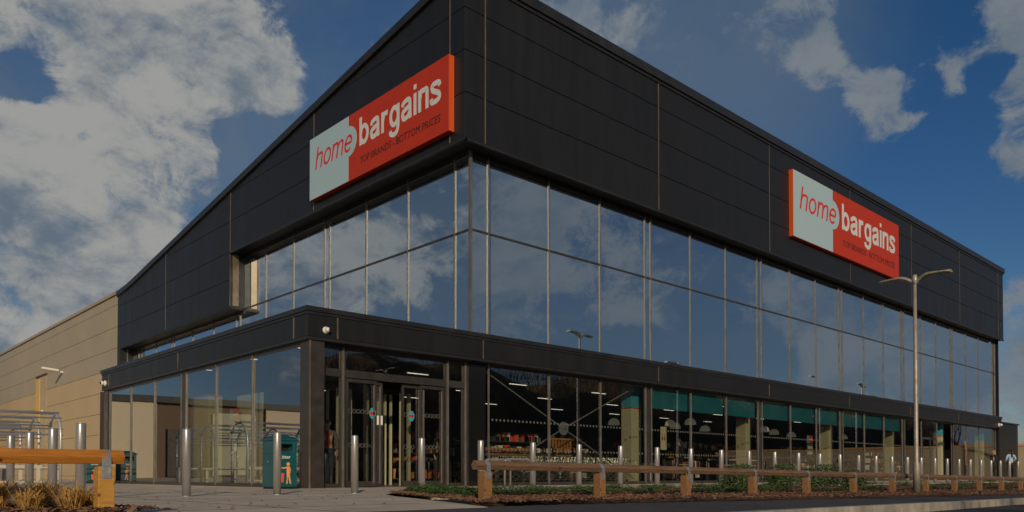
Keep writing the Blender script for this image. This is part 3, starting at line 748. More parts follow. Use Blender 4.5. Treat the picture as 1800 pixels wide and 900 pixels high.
def shop_sign(label, loc, rz, W_, H_):
    t = thing('shop_sign', label, 'sign', loc, rz)        # local: x reading direction, +y into the wall, z up from the bottom edge
    D = .20
    MB().box(0, W_, 0, D, 0, H_).build('sign_box', 'red', t, bevel=.012)
    e = MB().box(-.004, .03 if rz else .03, .012, D-.01, .01, H_-.01); 
    MB().box(W_-.02, W_+.004, .010, D-.01, .01, H_-.01).build('sunlit_edge', 'sunlit_red', t)  # box ends coloured brighter, as if the sun struck them
    MB().box(-.004, .02, .010, D-.01, .01, H_-.01).build('sunlit_edge', 'sunlit_red', t)
    bxx = .328*W_; r = .23*H_; zc = .605*H_
    pts = [(.012, -.006, .012), (bxx, -.006, .012)] + [(bxx+r*cos(a), -.006, zc+r*sin(a)) for a in [(-pi/2+pi*i/24) for i in range(25)]] + [(bxx, -.006, H_-.012), (.012, -.006, H_-.012)]
    MB().prism(pts, (0,.008,0)).build('white_panel', 'signwhite', t)
    lettering('home', .155, .14, 'textred', t, .050*W_, .350*W_, .455*H_, .25*H_, -.0095, .22)
    lettering('bargains', .235, .15, 'textwhite', t, .412*W_, .952*W_, .445*H_, .30*H_, -.004)
    textmesh('TOP BRANDS - BOTTOM PRICES', 'tagline', 'textdark', t, (.418*W_, .952*W_, .175*H_, .275*H_), y=-.001, shear=.1, offset=-.003)
    return t
shop_sign('smaller looking red and white shop sign high on the long front wall', (32.1, 16.60, 10.66), 0, 11.5, 2.92)
shop_sign('larger looking red and white shop sign on the gable wall beside the corner', (13.67, 25.12, 9.95), -pi/2, 7.86, 2.17)


def dome_cam(label, loc, rz, s=1):
    t = thing('security_camera', label, 'security camera', loc, rz)
    MB().lathe([(.07,-.005),(.085,0),(.085,.03),(.06,.06)], n=18).build('mount', 'camwhite', t, smooth=True).rotation_euler = (pi/2,0,0)
    MB().lathe([(.055,0),(.062,.03),(.055,.07),(.035,.095),(.005,.105)], (0,0,.06), 16).build('housing', 'camwhite', t, smooth=True).rotation_euler = (pi/2,.0,0)
    l = MB().lathe([(.032,0),(.032,.02),(.004,.03)], (.01,.0,.15), 14).build('lens', 'lens', t, smooth=True); l.rotation_euler = (pi/2,0,.15)
    t.scale = (s,)*3; return t
dome_cam('white dome camera on the canopy fascia above the entrance corner', (9.66, FY-.002, 3.80), 0, 1.0)
dome_cam('white dome camera at the far left end of the canopy fascia', (FX-.002, 32.5, 3.80), -pi/2, 1.3)
dome_cam('white dome camera at the far right end of the long canopy', (61.5, FY-.002, 3.75), 0, 1.5)
t = thing('wall_light', 'pale bracket floodlight projecting high on the tan warehouse wall', 'light', (CX0-.02, 58.3, 7.05), 0)
MB().box(-.3, 0, -.05, .05, .0, .10).build('bracket', 'camwhite', t); MB().prism([(-1.25,-.16,.16),(-.3,-.22,.06),(-.3,.22,.06),(-1.25,.16,.16)], (0,0,.12)).build('lamp_head', 'camwhite', t)
t = thing('alarm_box', 'small white alarm box low on the tan warehouse wall', 'alarm box', (CX0-.02, 63.6, 4.6))
MB().prism([(-.12,-.2,0),(-.12,.2,0),(-.12,.26,.3),(-.12,-.26,.3)], (.12,0,0)).build('cover', 'camwhite', t); MB().box(-.14,-.118,-.05,.05,.08,.16).build('beacon', 'poster_blue', t)

# ------------------------------------------------------------------ bollards
t0 = thing('bollard', 'x', 'bollard', (0,0,0), 0, 'steel bollards along the store pavement')
MB().lathe([(.062,0),(.062,.985),(.058,1.0)], n=24).build('post', 'steel', t0, smooth=True)
MB().lathe([(.054,0),(.054,.004)], (0,0,1.0005), 24).build('cap', 'galv', t0)
MB().lathe([(.075,0),(.075,.008)], (0,0,.001), 24).build('base_plate', 'galv', t0)
for i in range(31):
    x = 4.48+1.442*i; lb = ordn(i)+' brushed steel bollard from the left in the row before the long front'
    if i == 0: t0.location = (x, 11.9, 0); t0['label'] = lb
    else:
        r = dup(t0, (x, 11.9, 0), None, lb)
        r.rotation_euler = (radians(random.uniform(-.5,.5)), radians(random.uniform(-.6,.6)), random.uniform(0,6))
for i, (x, y) in enumerate([(2.95,11.5),(3.0,13.15),(3.0,14.6),(3.0,16.0)]):
    dup(t0, (x, y, 0), None, ORD[i]+' nearest steel bollard in the row running back behind the orange rail')

# ------------------------------------------------------------------ knee rail fences
def rail_section(x0, y0, z0, x1, y1, z1):       # diamond-set square rail with its faces up-front and down-front
    b = MB(); A = Vector((x0,y0,z0)); B = Vector((x1,y1,z1)); h = .068
    prof = [(-h*1.0,-.0),( -.012,h),(h*1.0,0),(0,-h)]
    prof = [(-.058,.002),(-.020,.052),(.020,.052),(.058,.002),(.034,-.052),(-.034,-.052)]
    n = len(prof)
    pts = [A+Vector((0,py,pz)) for py,pz in prof]+[B+Vector((0,py,pz)) for py,pz in prof]
    b.poly(pts, [tuple(range(n)), tuple(reversed(range(n,2*n)))]+[(i,i+n,(i+1)%n+n,(i+1)%n) for i in range(n)]); return b
def knee_rail(label, posts, wr, wp, ext0, ext1, ztop):
    t = thing('knee_rail_fence', label, 'fence', posts[0])
    P0 = Vector(posts[0])
    for i, q in enumerate(posts):
        q = Vector(q)-P0; z = q.z
        b = MB(); w = .058
        b.box(-w,w,-w,w,-.3,ztop-.07); o = b.build('post', wp, t, bevel=.006); o.location = q; o.rotation_euler = (0, 0, random.uniform(-.05,.05))
        o.rotation_euler[1] = radians(random.uniform(-.6,.6))
        s_ = MB(); zz = ztop; e = .003; a = .032
        s_.prism([(-a,-.062,zz+.002),(-a,-.022,zz+.056),(-a,.022,zz+.056),(-a,.062,zz+.002),(-a,.0585,zz+.002),(-a,.0202,zz+.0525),(-a,-.0202,zz+.0525),(-a,-.0585,zz+.002)], (2*a,0,0))
        s_.prism([(-a,-.0635,zz+.001),(-a,-.0600,zz+.001),(-a,-.0585,zz-.068),(-a,-.0620,zz-.068)], (2*a,0,0))
        s_.box(-a,a,-.0625,-.0585,zz-.16,zz-.07)
        o = s_.build('strap', 'galv', t); o.location = q
        if i+1 < len(posts):
            r = Vector(posts[i+1])-P0; x0 = q.x-(ext0 if i == 0 else -.002); x1 = r.x+(ext1 if i+2 == len(posts) else -.002)
            b = rail_section(0, 0, 0, x1-x0, r.y-q.y, r.z-q.z); o = b.build('rail', wr, t, bevel=.004); o.location = (x0, q.y, q.z+ztop)
    return t
pr = []
for i in range(14):
    x = 5.85+2.07*i; y = 6.72+min(i,4)*.09+ (.03*(i-4) if i > 4 else 0); pr.append((x, y, -.022-.0105*max(0, x-6)+.02*0))
knee_rail('long shade-darkened brown timber knee rail along the planted bed before the store', pr, 'rail_shaded', 'post_shaded', .16, .6, .452)
knee_rail('bright orange sunlit timber knee rail ending beside the entrance paving', [(-2.35,6.20,0),(-.28,6.28,0),(1.79,6.36,0)], 'rail_sunlit', 'post_sunlit', 1.0, .13, .452)

# ------------------------------------------------------------------ lamps
def street_lamp(label, loc, rz, Hh, arm, two=True, m='lampmetal'):
    t = thing('street_lamp', label, 'street lamp', loc, rz); s = Hh/5.0
    MB().lathe([(.072*s,0),(.072*s,.70*s),(.066*s,.73*s),(.047*s,.78*s),(.045*s,2.5*s),(.036*s,Hh-.15)], n=20).build('column', m, t, smooth=True)
    MB().box(-.02,.02,-.0735*s,-.069*s,.25*s,.55*s).build('access_door', 'galv', t)
    MB().lathe([(.045*s,Hh-.22),(.06*s,Hh-.12),(.05*s,Hh-.02),(.02*s,Hh)], n=16).build('bracket', m, t, smooth=True)
    for sg in ((1,-1) if two else (1,)):
        b = MB(); L = arm; prof = []
        for i in range(13):
            u = i/12; y = sg*(.02+u*L); z = Hh-.20*s+ .15*s*(1-(1-min(1,u*2.4))**2) - .03*s*max(0,u-.6); w = (.045+.085*min(1,u*3)*(1 if u < .93 else .55))*s; h = (.055-.022*min(1,u*1.5))*s
            prof.append([(-w,y,z),(-w*.55,y,z+h),(w*.55,y,z+h),(w,y,z),(w*.6,y,z-h*.6),(-w*.6,y,z-h*.6)])
        o = 0
        for q in prof: b.v += q
        for i in range(12):
            for k_ in range(6): b.f.append((i*6+k_, i*6+(k_+1)%6, (i+1)*6+(k_+1)%6, (i+1)*6+k_))
        b.f += [tuple(range(6)), tuple(range(72,78))]
        b.build('lamp_head', m, t, smooth=True)
    return t
street_lamp('twin armed street lamp with weathered pale column standing in the planted bed', (18.77, 6.81, -.16), 0, 5.0, .74)
street_lamp('tall twin armed car park lamp across the road, nearest one mirrored in the glazing', (40.5, -2.0, -.4), pi/2-.2, 10.6, 1.5, True, 'camwhite')
street_lamp('tall twin armed car park lamp across the road, farthest one mirrored in the glazing', (92, -5, -.4), pi/2-.2, 11.2, 1.9, True, 'camwhite')
street_lamp('single armed street lamp across the road, nearer mirrored one', (62, -9, -.4), pi/2, 11.2, 2.0, False, 'camwhite')
street_lamp('single armed street lamp across the road, farther mirrored one', (96, -12, -.4), pi/2, 13.0, 2.4, False, 'camwhite')

# ------------------------------------------------------------------ litter bins
def bin_(label, loc, rz):
    t = thing('litter_bin', label, 'litter bin', loc, rz)      # front faces -y
    w, d, h = .29, .27, 1.14
    b = MB(); b.box(-w,w,-d,d,.05,.80); b.box(-w,-w+.10,-d,d,.80,1.10); b.box(w-.10,w,-d,d,.80,1.10); b.box(-w+.10,w-.10,-d,-d+.04,1.02,1.10); b.box(-w+.10,w-.10,d-.04,d,.80,1.10); b.box(-w+.10,w-.10,-d,-d+.03,.80,.86)
    b.build('body', 'teal_bin', t, bevel=.008)
    MB().box(-w+.1,w-.1,-.05,d-.04,.80,1.10).build('liner', 'black', t)
    MB().box(-w+.02,w-.02,-d+.02,d-.02,0,.05).build('plinth', 'black', t)
    e = .035; R = MB(); R.poly([(-w-e,-d-e,1.10),(w+e,-d-e,1.10),(w+e,d+e,1.10),(-w-e,d+e,1.10),(-w-e,-d-e,1.13),(w+e,-d-e,1.13),(w+e,d+e,1.13),(-w-e,d+e,1.13),(-.12,-.1,1.24),(.12,-.1,1.24),(.12,.1,1.24),(-.12,.1,1.24)],
        [(3,2,1,0),(0,1,5,4),(1,2,6,5),(2,3,7,6),(3,0,4,7),(4,5,9,8),(5,6,10,9),(6,7,11,10),(7,4,8,11),(8,9,10,11)]); R.build('lid', 'teal_bin', t)
    textmesh('Litter', 'lettering', 'textwhite', t, (-.13, .13, .69, .77), y=-d-.0005, offset=.02, depth=.004)
    yq = -d-.0008; fig = MB(); dsc = lambda cx, cz, r, n=14: [(cx+r*cos(2*pi*i/n), yq, cz+r*sin(2*pi*i/n)) for i in range(n)]
    fig.prism(dsc(.07,.565,.042), (0,-.003,0))
    for p_ in ([(.03,.51),(.11,.51),(.13,.40),(.11,.33),(.03,.33)], [(.035,.335),(.075,.335),(.06,.20),(.055,.12),(.02,.12),(.04,.22)], [(.07,.335),(.11,.335),(.125,.22),(.145,.12),(.11,.12),(.085,.22)], [(.035,.51),(.035,.475),(-.06,.455),(-.10,.475),(-.10,.495),(-.05,.485)], [(.11,.51),(.145,.42),(.12,.36),(.10,.40)]):
        fig.prism([(x, yq, z) for x, z in p_], (0,-.003,0))
    fig.build('litter_figure', 'bin_orange', t)
    MB().prism([(-.13,yq,.36),(-.03,yq,.36),(-.045,yq,.15),(-.115,yq,.15)], (0,-.003,0)).build('litter_basket_mark', 'bin_red', t)
    MB().lathe([(.018,0),(.014,.01)], n=10).build('lock', 'galv', t).matrix_local = Matrix.Translation((-w-.0,0,.62)) @ Matrix.Rotation(-pi/2,4,'Y')
    return t
bin_('teal litter bin beside the entrance corner post, behind a steel bollard', (8.48, 16.92, 0), .02)
bin_('teal litter bin at the far left end of the side glazing', (8.72, 32.3, 0), -.05)
# ------------------------------------------------------------------ trolley shelters
def shelter(label, loc):
    t = thing('trolley_shelter', label, 'shelter', loc, 0, 'tubular trolley shelters left of the store')
    arc = lambda: [(0,0,0),(0,0,1.5),(0,.06,1.80),(0,.22,2.03),(0,.48,2.17),(0,.80,2.18),(0,1.1,2.05),(0,1.32,1.83)]
    for i in range(4):
        b = MB(); b.tube([(-2.6*i, y, z) for _, y, z in arc()], .038, 10); b.tube([(-2.6*i, 1.3, 0), (-2.6*i, 1.3, 1.8)], .03, 8); b.build('hoop', 'tubing', t, smooth=True)
    for (y, z) in ((.02,1.50),(.04,1.68),(.20,2.02),(.48,2.2),(.9,2.19),(1.32,1.84)): MB().tube([(-8,y,z+.03),(.06,y,z+.03)], .024, 8).build('purlin', 'tubing', t, smooth=True)
    return t
shelter('tubular steel trolley shelter, nearest of the three at the left', (6.35, 26.9, 0))
shelter('tubular steel trolley shelter, middle of the three at the left', (6.35, 29.6, 0))
shelter('tubular steel trolley shelter, farthest of the three at the left', (6.35, 32.3, 0))
t = thing('trolley_barrier', 'low pale timber trolley guide barrier between the shelter hoops', 'barrier', (5.9, 27.6, 0))
for i in range(9): MB().box(-i*1.1-.05, -i*1.1+.05, -.05,.05,0,.52).build('post', 'barrier', t)
MB().box(-9.2,.1,-.04,.04,.52,.62).build('rail', 'barrier', t); MB().box(-9.2,.1,-.04,.04,.08,.14).build('rail', 'barrier', t)
t = thing('trolley_barrier', 'low pale timber trolley guide barrier farther behind, near the tan wall', 'barrier', (7.2, 31.0, 0))
for i in range(9): MB().box(-i*1.1-.05, -i*1.1+.05, -.05,.05,0,.50).build('post', 'barrier', t)
MB().box(-9.2,.1,-.04,.04,.50,.59).build('rail', 'barrier', t)
for i, (x, y) in enumerate([(5.1,21.5),(5.25,22.8)]): dup(t0, (x, 28+y-21.5, 0), None, ORD[i]+' steel post by the trolley shelter, seen under the orange rail')

# ------------------------------------------------------------------ trolleys
def trolley_mesh():
    b = MB(); r = .007
    for z, w, l in ((.55,.20,.36),(.72,.23,.40),(.90,.26,.44)): b.tube([(-l,-w,z),(l,-w,z),(l,w,z),(-l,w,z),(-l,-w,z)], r, 4)
    for i in range(9):
        u = -1+i*.25
        for sg in (-1,1): b.tube([(u*.36,sg*.20,.55),(u*.44,sg*.26,.90)], .005, 4)
        b.tube([(u*.36,-.20,.55),(u*.36,.20,.55)], .005, 4)
    for i in range(5):
        for sg in (-1,1): b.tube([(sg*.36,-.2+.1*i,.55),(sg*.44,-.26+.13*i,.90)], .005, 4)
    return b
tr0 = thing('shopping_trolley', 'x', 'trolley', (0,0,0), 0, 'nested shopping trolleys inside the glazing')
trolley_mesh().build('basket', 'wire', tr0)
f = MB()
for sg in (-1,1): f.tube([(-.46,sg*.24,.98),(-.40,sg*.24,.55),(.36,sg*.22,.18),(.38,sg*.22,.08)], .012, 5); f.tube([(-.36,sg*.24,.10),(.30,sg*.22,.50)], .012, 5); f.tube([(-.40,sg*.24,.14),(.38,sg*.22,.14)], .010, 5)
f.build('frame', 'wire', tr0)
MB().tube([(-.46,-.27,.99),(-.46,.27,.99)], .020, 8).build('handle', 'frame', tr0)
for x in (-.36,.36):
    for sg in (-1,1): MB().lathe([(.055,-.015),(.055,.015)], n=12).build('wheel', 'black', tr0).matrix_local = Matrix.Translation((x, sg*.22, .065)) @ Matrix.Rotation(pi/2,4,'X')
k_ = 0
for i in range(20):
    loc = (15.9+i*.32, 18.15+random.uniform(-.03,.03), .02); lb = ordn(i)+' shopping trolley from the left in the nested row behind the front glazing'
    if i == 0: tr0.location = loc; tr0['label'] = lb
    else: dup(tr0, loc, 0, lb)
for i in range(12): dup(tr0, (10.35, 18.6+i*.40, .02), pi/2, ordn(i)+' shopping trolley from the entrance in the row behind the side glazing')
for i in range(3): dup(tr0, (12.0+i*.3, 20.6+.25*i, .02), -pi/2+.2*i, ORD[i]+' loose shopping trolley seen through the open entrance doors')

# goods inside
def crate_stack(label, loc, cols, rows, m='crate'):
    t = thing('crate_stack', label, 'crates', loc)
    for i in range(cols):
        for j_ in range(rows):
            b = MB(); x = i*.62; z = j_*.13
            for q in range(2): b.box(x, x+.58, 0, .02, z+q*.06, z+q*.06+.045); b.box(x, x+.58, .38, .40, z+q*.06, z+q*.06+.045); b.box(x, x+.02, .02, .38, z+q*.06, z+q*.06+.045); b.box(x+.56, x+.58, .02, .38, z+q*.06, z+q*.06+.045)
            b.box(x+.02, x+.56, .02, .38, z, z+.015); b.build('crate', m, t)
    return t
tb = thing('display_table', 'long dark display table with orange crates behind the trolleys', 'table', (16.8, 19.2, 0))
MB().box(0, 5.6, 0, .8, .92, .98).build('top', 'int_dark', tb)
for x in (.1,2.7,5.4): MB().box(x, x+.06, .1, .16, 0, .92).build('leg', 'int_dark', tb)
crate_stack('stack of orange slatted crates on the display table, left end', (16.95, 19.3, .98), 2, 2)
crate_stack('stack of orange slatted crates on the display table, beside the bracing', (18.3, 19.3, .98), 1, 2)
pal = thing('timber_rack', 'upright orange timber rack with slats behind the wind bracing', 'rack', (19.9, 19.4, .98))
for i in range(8): MB().box(i*.15, i*.15+.05, 0, .05, 0, .58).build('slat', 'crate', pal)
MB().box(-.05, 1.2, -.02, .07, .58, .64).build('top_rail', 'crate', pal); MB().box(-.05, 1.2, .05, .4, 0, .05).build('base', 'crate', pal)
goods = ['crate','cloth_grey','cloth_cream','jeans','int_dark','white','bin_red','leaf']
for n_ in range(24):
    x = (11.0+n_*4.6) if n_ < 11 else (15.4+(n_-11)*3.55); y = 25.5+(n_%2)*3 if n_ < 11 else 21.3+(n_%3)*.7
    t = thing('shelf_unit', ordn(n_ if n_ < 11 else n_-11)+' stocked gondola shelf unit inside the store, '+('rear rows' if n_ < 11 else 'front rows')+' from the left', 'shelf', (x, y, .02))
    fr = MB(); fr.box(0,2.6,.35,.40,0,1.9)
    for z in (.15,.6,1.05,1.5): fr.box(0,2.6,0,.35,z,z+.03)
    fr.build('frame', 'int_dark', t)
    for m_ in range(4):
        g = MB()
        for z in (.18,.63,1.08,1.53):
            for q in range(5):
                xx = random.uniform(.02,2.3); g.box(xx, xx+random.uniform(.1,.22), .05, .3, z, z+random.uniform(.15,.34))
        g.build('goods', goods[(n_*3+m_*2+random.randint(0,1))%8], t)
pend = [(24.2,19.2,2.35),(24.6,20.4,2.32),(27.0,19.4,2.32),(27.7,18.9,2.40),(28.9,20.5,2.35),(30.9,20.3,2.3),(34.2,19.2,2.35),(36.2,19.8,2.32),(38.9,20.3,2.3),(43.2,19.5,2.3)]
p0 = None
for i, q in enumerate(pend):
    lb = ordn(i)+' white dome pendant lamp from the left inside the cafe windows'
    if p0 is None:
        p0 = thing('pendant_lamp', lb, 'lamp', q, 0, 'dome pendant lamps inside the cafe')
        MB().lathe([(.24,0),(.235,.07),(.20,.17),(.13,.24),(.04,.27)], n=18).build('shade', 'lampshade', p0, smooth=True); MB().tube([(0,0,.27),(0,0,1.25)], .008, 5).build('cord', 'black', p0)
    else: dup(p0, q, 0, lb)
c0 = None; i = 0
for yrow in (20.5, 23.5, 27.0):
    for x in [10.6+v*4.4 for v in range(9)]:
        lb = ordn(i)+' ceiling strip light of the shop floor, counted row by row from the entrance'; i += 1
        z = 3.93 if x < 14.5 else 3.55
        if c0 is None:
            c0 = thing('ceiling_light', lb, 'ceiling light', (x, yrow, z), 0, 'ceiling strip lights inside the store')
            MB().box(-.42,.42,-.05,.05,0,.04).build('housing', 'white', c0); MB().box(-.40,.40,-.035,.035,-.012,-.002).build('diffuser', 'striplight', c0)
        else: dup(c0, (x, yrow, z), 0, lb)
# hanging posters behind the glass
def poster(label, loc, rz, w, txt1, txt2):
    t = thing('hanging_poster', label, 'poster', loc, rz)
    MB().box(0,w,0,.01,.62*w/.6,.98*w/.6).build('logo_panel', 'red', t); MB().box(.02*w,.33*w,-.004,-.001,.64*w/.6,.96*w/.6).build('logo_blue', 'poster_blue', t)
    textmesh('home bargains', 'lettering', 'textwhite', t, (.36*w, .96*w, .74*w/.6, .86*w/.6), y=-.0005, offset=.01)
    MB().box(0,w,0,.01,0,.60*w/.6).build('text_panel', 'poster_dark', t)
    textmesh(txt1, 'lettering', 'textwhite', t, (.1*w, .9*w, .36*w/.6, .50*w/.6), y=-.0005, offset=.01)
    textmesh(txt2, 'lettering', 'textwhite', t, (.1*w, .9*w, .12*w/.6, .26*w/.6), y=-.0005, offset=.01)
    return t
poster('poster reading opening Saturday hung behind the side glazing', (9.62, 22.3, 1.22), -pi/2, .62, 'OPENING', 'SATURDAY')
poster('poster reading opening Saturday hung behind the front cafe glazing', (35.1, 17.55, 1.15), 0, .62, 'OPENING', 'SATURDAY')
t = thing('hanging_poster', 'narrow white poster with green and red apples by the cafe window', 'poster', (23.9, 17.6, 1.25))
MB().box(0,.36,0,.01,0,.85).build('board', 'cloth_cream', t)
for x, m_ in ((.11,'leaf'),(.25,'red')): MB().prism([(x+.05*cos(a*pi/6), -.001, .42+.08*sin(a*pi/6)) for a in range(12)], (0,-.002,0)).build('apple_picture', m_, t)
t = thing('orange_banner', 'orange flower shaped sign inside the last window at the far right', 'sign', (58.6, 18.2, 1.4))
MB().prism([(.35+.22*(1+.25*cos(5*a*pi/12))*cos(a*pi/12), 0, .9+.35*(1+.2*cos(5*a*pi/12))*sin(a*pi/12)) for a in range(24)], (0,.02,0)).build('flower', 'bin_orange', t); MB().box(.25,.45,0,.02,-.4,.6).build('stem', 'bin_orange', t)
t = thing('cafe_counter', 'pale cafe counter inside the windows right of the front pillar', 'counter', (32.0, 20.2, 0)); MB().box(0,3.2,0,.6,0,1.0).build('body', 'int_dark', t); MB().box(-.05,3.25,-.05,.65,1.0,1.05).build('top', 'cloth_cream', t)
for i in range(6):
    t = thing('cafe_table', ordn(i)+' small round cafe table from the left behind the cafe glazing', 'table', (24.6+i*2.6, 18.6+.4*(i%2), .02))
    MB().lathe([(.35,.70),(.36,.73)], n=20).build('top', 'cloth_cream', t); MB().lathe([(.03,.02),(.03,.70)], n=10).build('leg', 'galv', t); MB().lathe([(.22,0),(.2,.02)], n=16).build('foot', 'galv', t)

# ------------------------------------------------------------------ cycle hoop by the entrance, electric box etc.
for i, (x, y) in enumerate(((14.0,15.3),(14.0,16.1))):
    t = thing('cycle_stand', ('nearer','farther')[i]+' steel hoop stand beside the entrance right of the doors', 'stand', (x, y, 0), -.1)
    b = MB(); pts = [(0,0,0),(0,0,.62)]+[(.12-.12*cos(a*pi/8), 0, .62+.12*sin(a*pi/8)) for a in range(1,5)]+[(.75,0,.74)]+[(.75+.12*sin(a*pi/8),0,.62+.12*cos(a*pi/8)) for a in range(1,5)]+[(.87,0,0)]
    b.tube(pts, .026, 8); b.build('tube', 'steel', t, smooth=True)

# ------------------------------------------------------------------ end block, boundary wall, retail unit
t = thing('side_annex', 'low dark clad annex block at the far right end of the store', 'building', (62.4,17.2,0))
b = MB(); b.box(62.4,64.6,17.2,30,0,3.95); b.box(64.61,66.95,17.2,30,0,3.95); SB2 = b.build('walls', 'clad', t); SB2.matrix_parent_inverse = Matrix.Translation((-62.4,-17.2,0))
o = MB().box(62.35,67.0,17.1,30.05,3.96,4.05).build('capping', 'trim', t); o.matrix_parent_inverse = Matrix.Translation((-62.4,-17.2,0))
t = thing('boundary_wall', 'long beige rendered wall with orange coping beyond the right end', 'wall', (76,0,0))
MB().box(0,.25,-14,60,-.6,2.7).build('render', 'wallbeige', t); MB().box(-.05,.3,-14,60,2.71,2.88).build('coping', 'coping', t)
t = thing('retail_unit', 'cream and brown retail unit beyond the car park, mirrored in the side glazing', 'building')
MB().box(-7,9,75,95,-.5,6.9).build('cream_wall', 'cream', t); MB().box(-17.5,-7.02,75.3,95,-.5,6.9).build('brown_wall', 'post_plain', t); MB().box(-46,-17.52,75,95,-.5,6.9).build('cream_wall', 'cream', t)
MB().box(-46.1,9.1,74.8,95,6.91,7.5).build('roof_edge', 'trim', t)
MB().box(-16.5,-12.5,75.1,75.28,.2,6.2).build('shopfront', 'pillar', t); MB().box(-11,-8,75.1,75.28,.1,4.5).build('shopfront', 'frame', t); MB().box(-30,-21,74.8,74.98,.1,3.4).build('shopfront', 'frame', t)

# ------------------------------------------------------------------ trees
def bare_tree(Hh, seed, spread=.5, levels=5, thick=1.5):
    rnd = random.Random(seed); tr = MB(); tw = MB()
    def br(p, d, L, r, lv, out):
        n = 3; pts = [p]; rs = [r]
        for i in range(n):
            d = (d+Vector((rnd.uniform(-.16,.16), rnd.uniform(-.16,.16), rnd.uniform(-.04,.12)))).normalized()
            p = p+d*L/n; pts.append(p); rs.append(r*(1-.4*(i+1)/n))
        out.tube(pts, rs, 6 if lv < 2 else (4 if lv < 4 else 3), False)
        if lv >= levels: return
        k = rnd.choice((3,4)) if lv < 3 else rnd.choice((2,3,4))
        for i in range(k):
            a = rnd.uniform(0, 2*pi); q = Vector((cos(a), sin(a), 0)); t_ = rnd.uniform(.35,1.0) if lv else rnd.uniform(.45,1)
            base = pts[min(n, max(1, int(t_*n+.5)))]
            nd = (d*rnd.uniform(.7,1.1)+q*rnd.uniform(.4,.95)*spread*1.6+Vector((0,0,.22))).normalized()
            br(base, nd, L*rnd.uniform(.60,.82), rs[-1]*rnd.uniform(.55,.8), lv+1, tw)
    br(Vector((0,0,0)), Vector((0,0,1)), Hh*.30, Hh*.018*thick, 0, tr)
    return tr, tw
protos = []
for i in range(4):
    tr, tw = bare_tree(10, 11+i, .42+.07*i, 6 if i < 2 else 6)
    protos.append((tr, tw))
pm = []
tree_n = 0
def place_tree(i, loc, s, rz, lb):
    global tree_n
    if len(pm) <= i or pm[i] is None:
        while len(pm) <= i: pm.append(None)
        t = thing('bare_tree', lb, 'tree', loc, rz, 'leafless trees across the road'); protos[i][0].build('trunk', 'bark', t, smooth=True); protos[i][1].build('crown', 'twig', t, smooth=True)
        t.scale = (s,)*3; pm[i] = t
    else: dup(pm[i], loc, rz, lb, s)
    tree_n += 1
rt = random.Random(5)
k_ = 0
for x in [30+v*6.2 for v in range(28)]:
    y = -24 - rt.uniform(0, 9) - x*.02; s = rt.uniform(.95,1.35)*(1+.003*x)
    place_tree(k_%4, (x+rt.uniform(-2,2), y, -.9), s*(1.25 if x < 50 else 1.0), rt.uniform(0,6), ordn(k_)+' leafless tree from the left in the belt across the road, seen as a reflection'); k_ += 1
# the trees whose shade falls across the planted bed
for i, (x, y, s) in enumerate([(-9,-15.5,1.4),(-5,-17,1.3),(-.5,-16,1.45),(4,-17,1.35),(9,-16,1.4),(14.5,-16.5,1.3),(20,-16,1.4),(26,-16.5,1.3)]):
    place_tree(i%4, (x, y, -.9), s, rt.uniform(0,6), ordn(i)+' leafless tree of the roadside row behind the camera that shades the bed')
# wooded bank behind the belt of trees
b = MB(); rb = random.Random(3); nx = 120
xs_ = [24+v*1.75 for v in range(nx+1)]
prof = [(-30,-1.0),(-33,4.0),(-37,8.2),(-41,11.0),(-46,12.5),(-60,13)]
for x in xs_:
    h = 1+.10*sin(x*.13)+.07*sin(x*.37+1)
    for y, z in prof: b.v.append((x, y+rb.uniform(-.6,.6)-x*.02, z*h*(1+.002*x)+rb.uniform(-.35,.35)*(z > 0)))
for i in range(nx):
    for j_ in range(len(prof)-1): b.f.append((i*len(prof)+j_, (i+1)*len(prof)+j_, (i+1)*len(prof)+j_+1, i*len(prof)+j_+1))
struct(b.build('hillside', 'hedge'))
sc = MB(); 
for _ in range(9000):
    x = rb.uniform(24,232); t_ = rb.random(); y = -30-t_*15-x*.02; z = -0.5+12.6*min(1,t_*1.15)**.6*(1+.002*x); L = rb.uniform(.6,2.0); a = rb.uniform(-.5,.5); q = rb.uniform(-.5,.5); w = .05
    sc.poly([(x-w,y,z),(x+w,y,z),(x+w*.3+a*L,y+q,z+L),(x-w*.3+a*L,y+q,z+L)], [(0,1,2,3)])
tag(sc.build('undergrowth', 'twig'), kind='stuff')
# ------------------------------------------------------------------ shrubs in the bed and ornamental grass
sh_i = 0
for (x, y, h, r) in [(15.7,9.6,.48,.34),(16.6,9.9,.55,.38),(17.5,9.5,.40,.32),(18.5,9.9,.58,.42),(19.6,9.7,.50,.36),(20.7,9.8,.60,.42),(21.8,9.6,.46,.36),(22.8,9.9,.36,.3)]:
    t = thing('shrub', ORD[sh_i]+' dark green leafy shrub from the left in the clump behind the knee rail', 'shrub', (x, y, rim(x)*.4+.02), 0, 'evergreen shrubs in the planted bed'); sh_i += 1
    st = MB()
    for q in range(9):
        a = random.uniform(0,6.28); st.tube([(0,0,0),(r*.4*cos(a),r*.4*sin(a),h*.5),(r*.8*cos(a+.3),r*.8*sin(a+.3),h*.95)], [.008,.006,.002], 4)
    st.build('stems', 'bark', t)
    def fx(r=r, h=h):
        a = random.uniform(0,6.28); u = random.random()**.5; z = random.random(); rr = r*(.55+.5*sin(pi*min(1,z*.9+.1)))*u
        return (rr*cos(a), rr*sin(a), h*(.12+.95*z)), Vector((cos(a), sin(a), .6)).normalized()
    leafmesh(1000, fx, .055, 'leaf_dark', 'foliage', None, t); leafmesh(350, fx, .05, 'leaf', 'foliage', None, t)
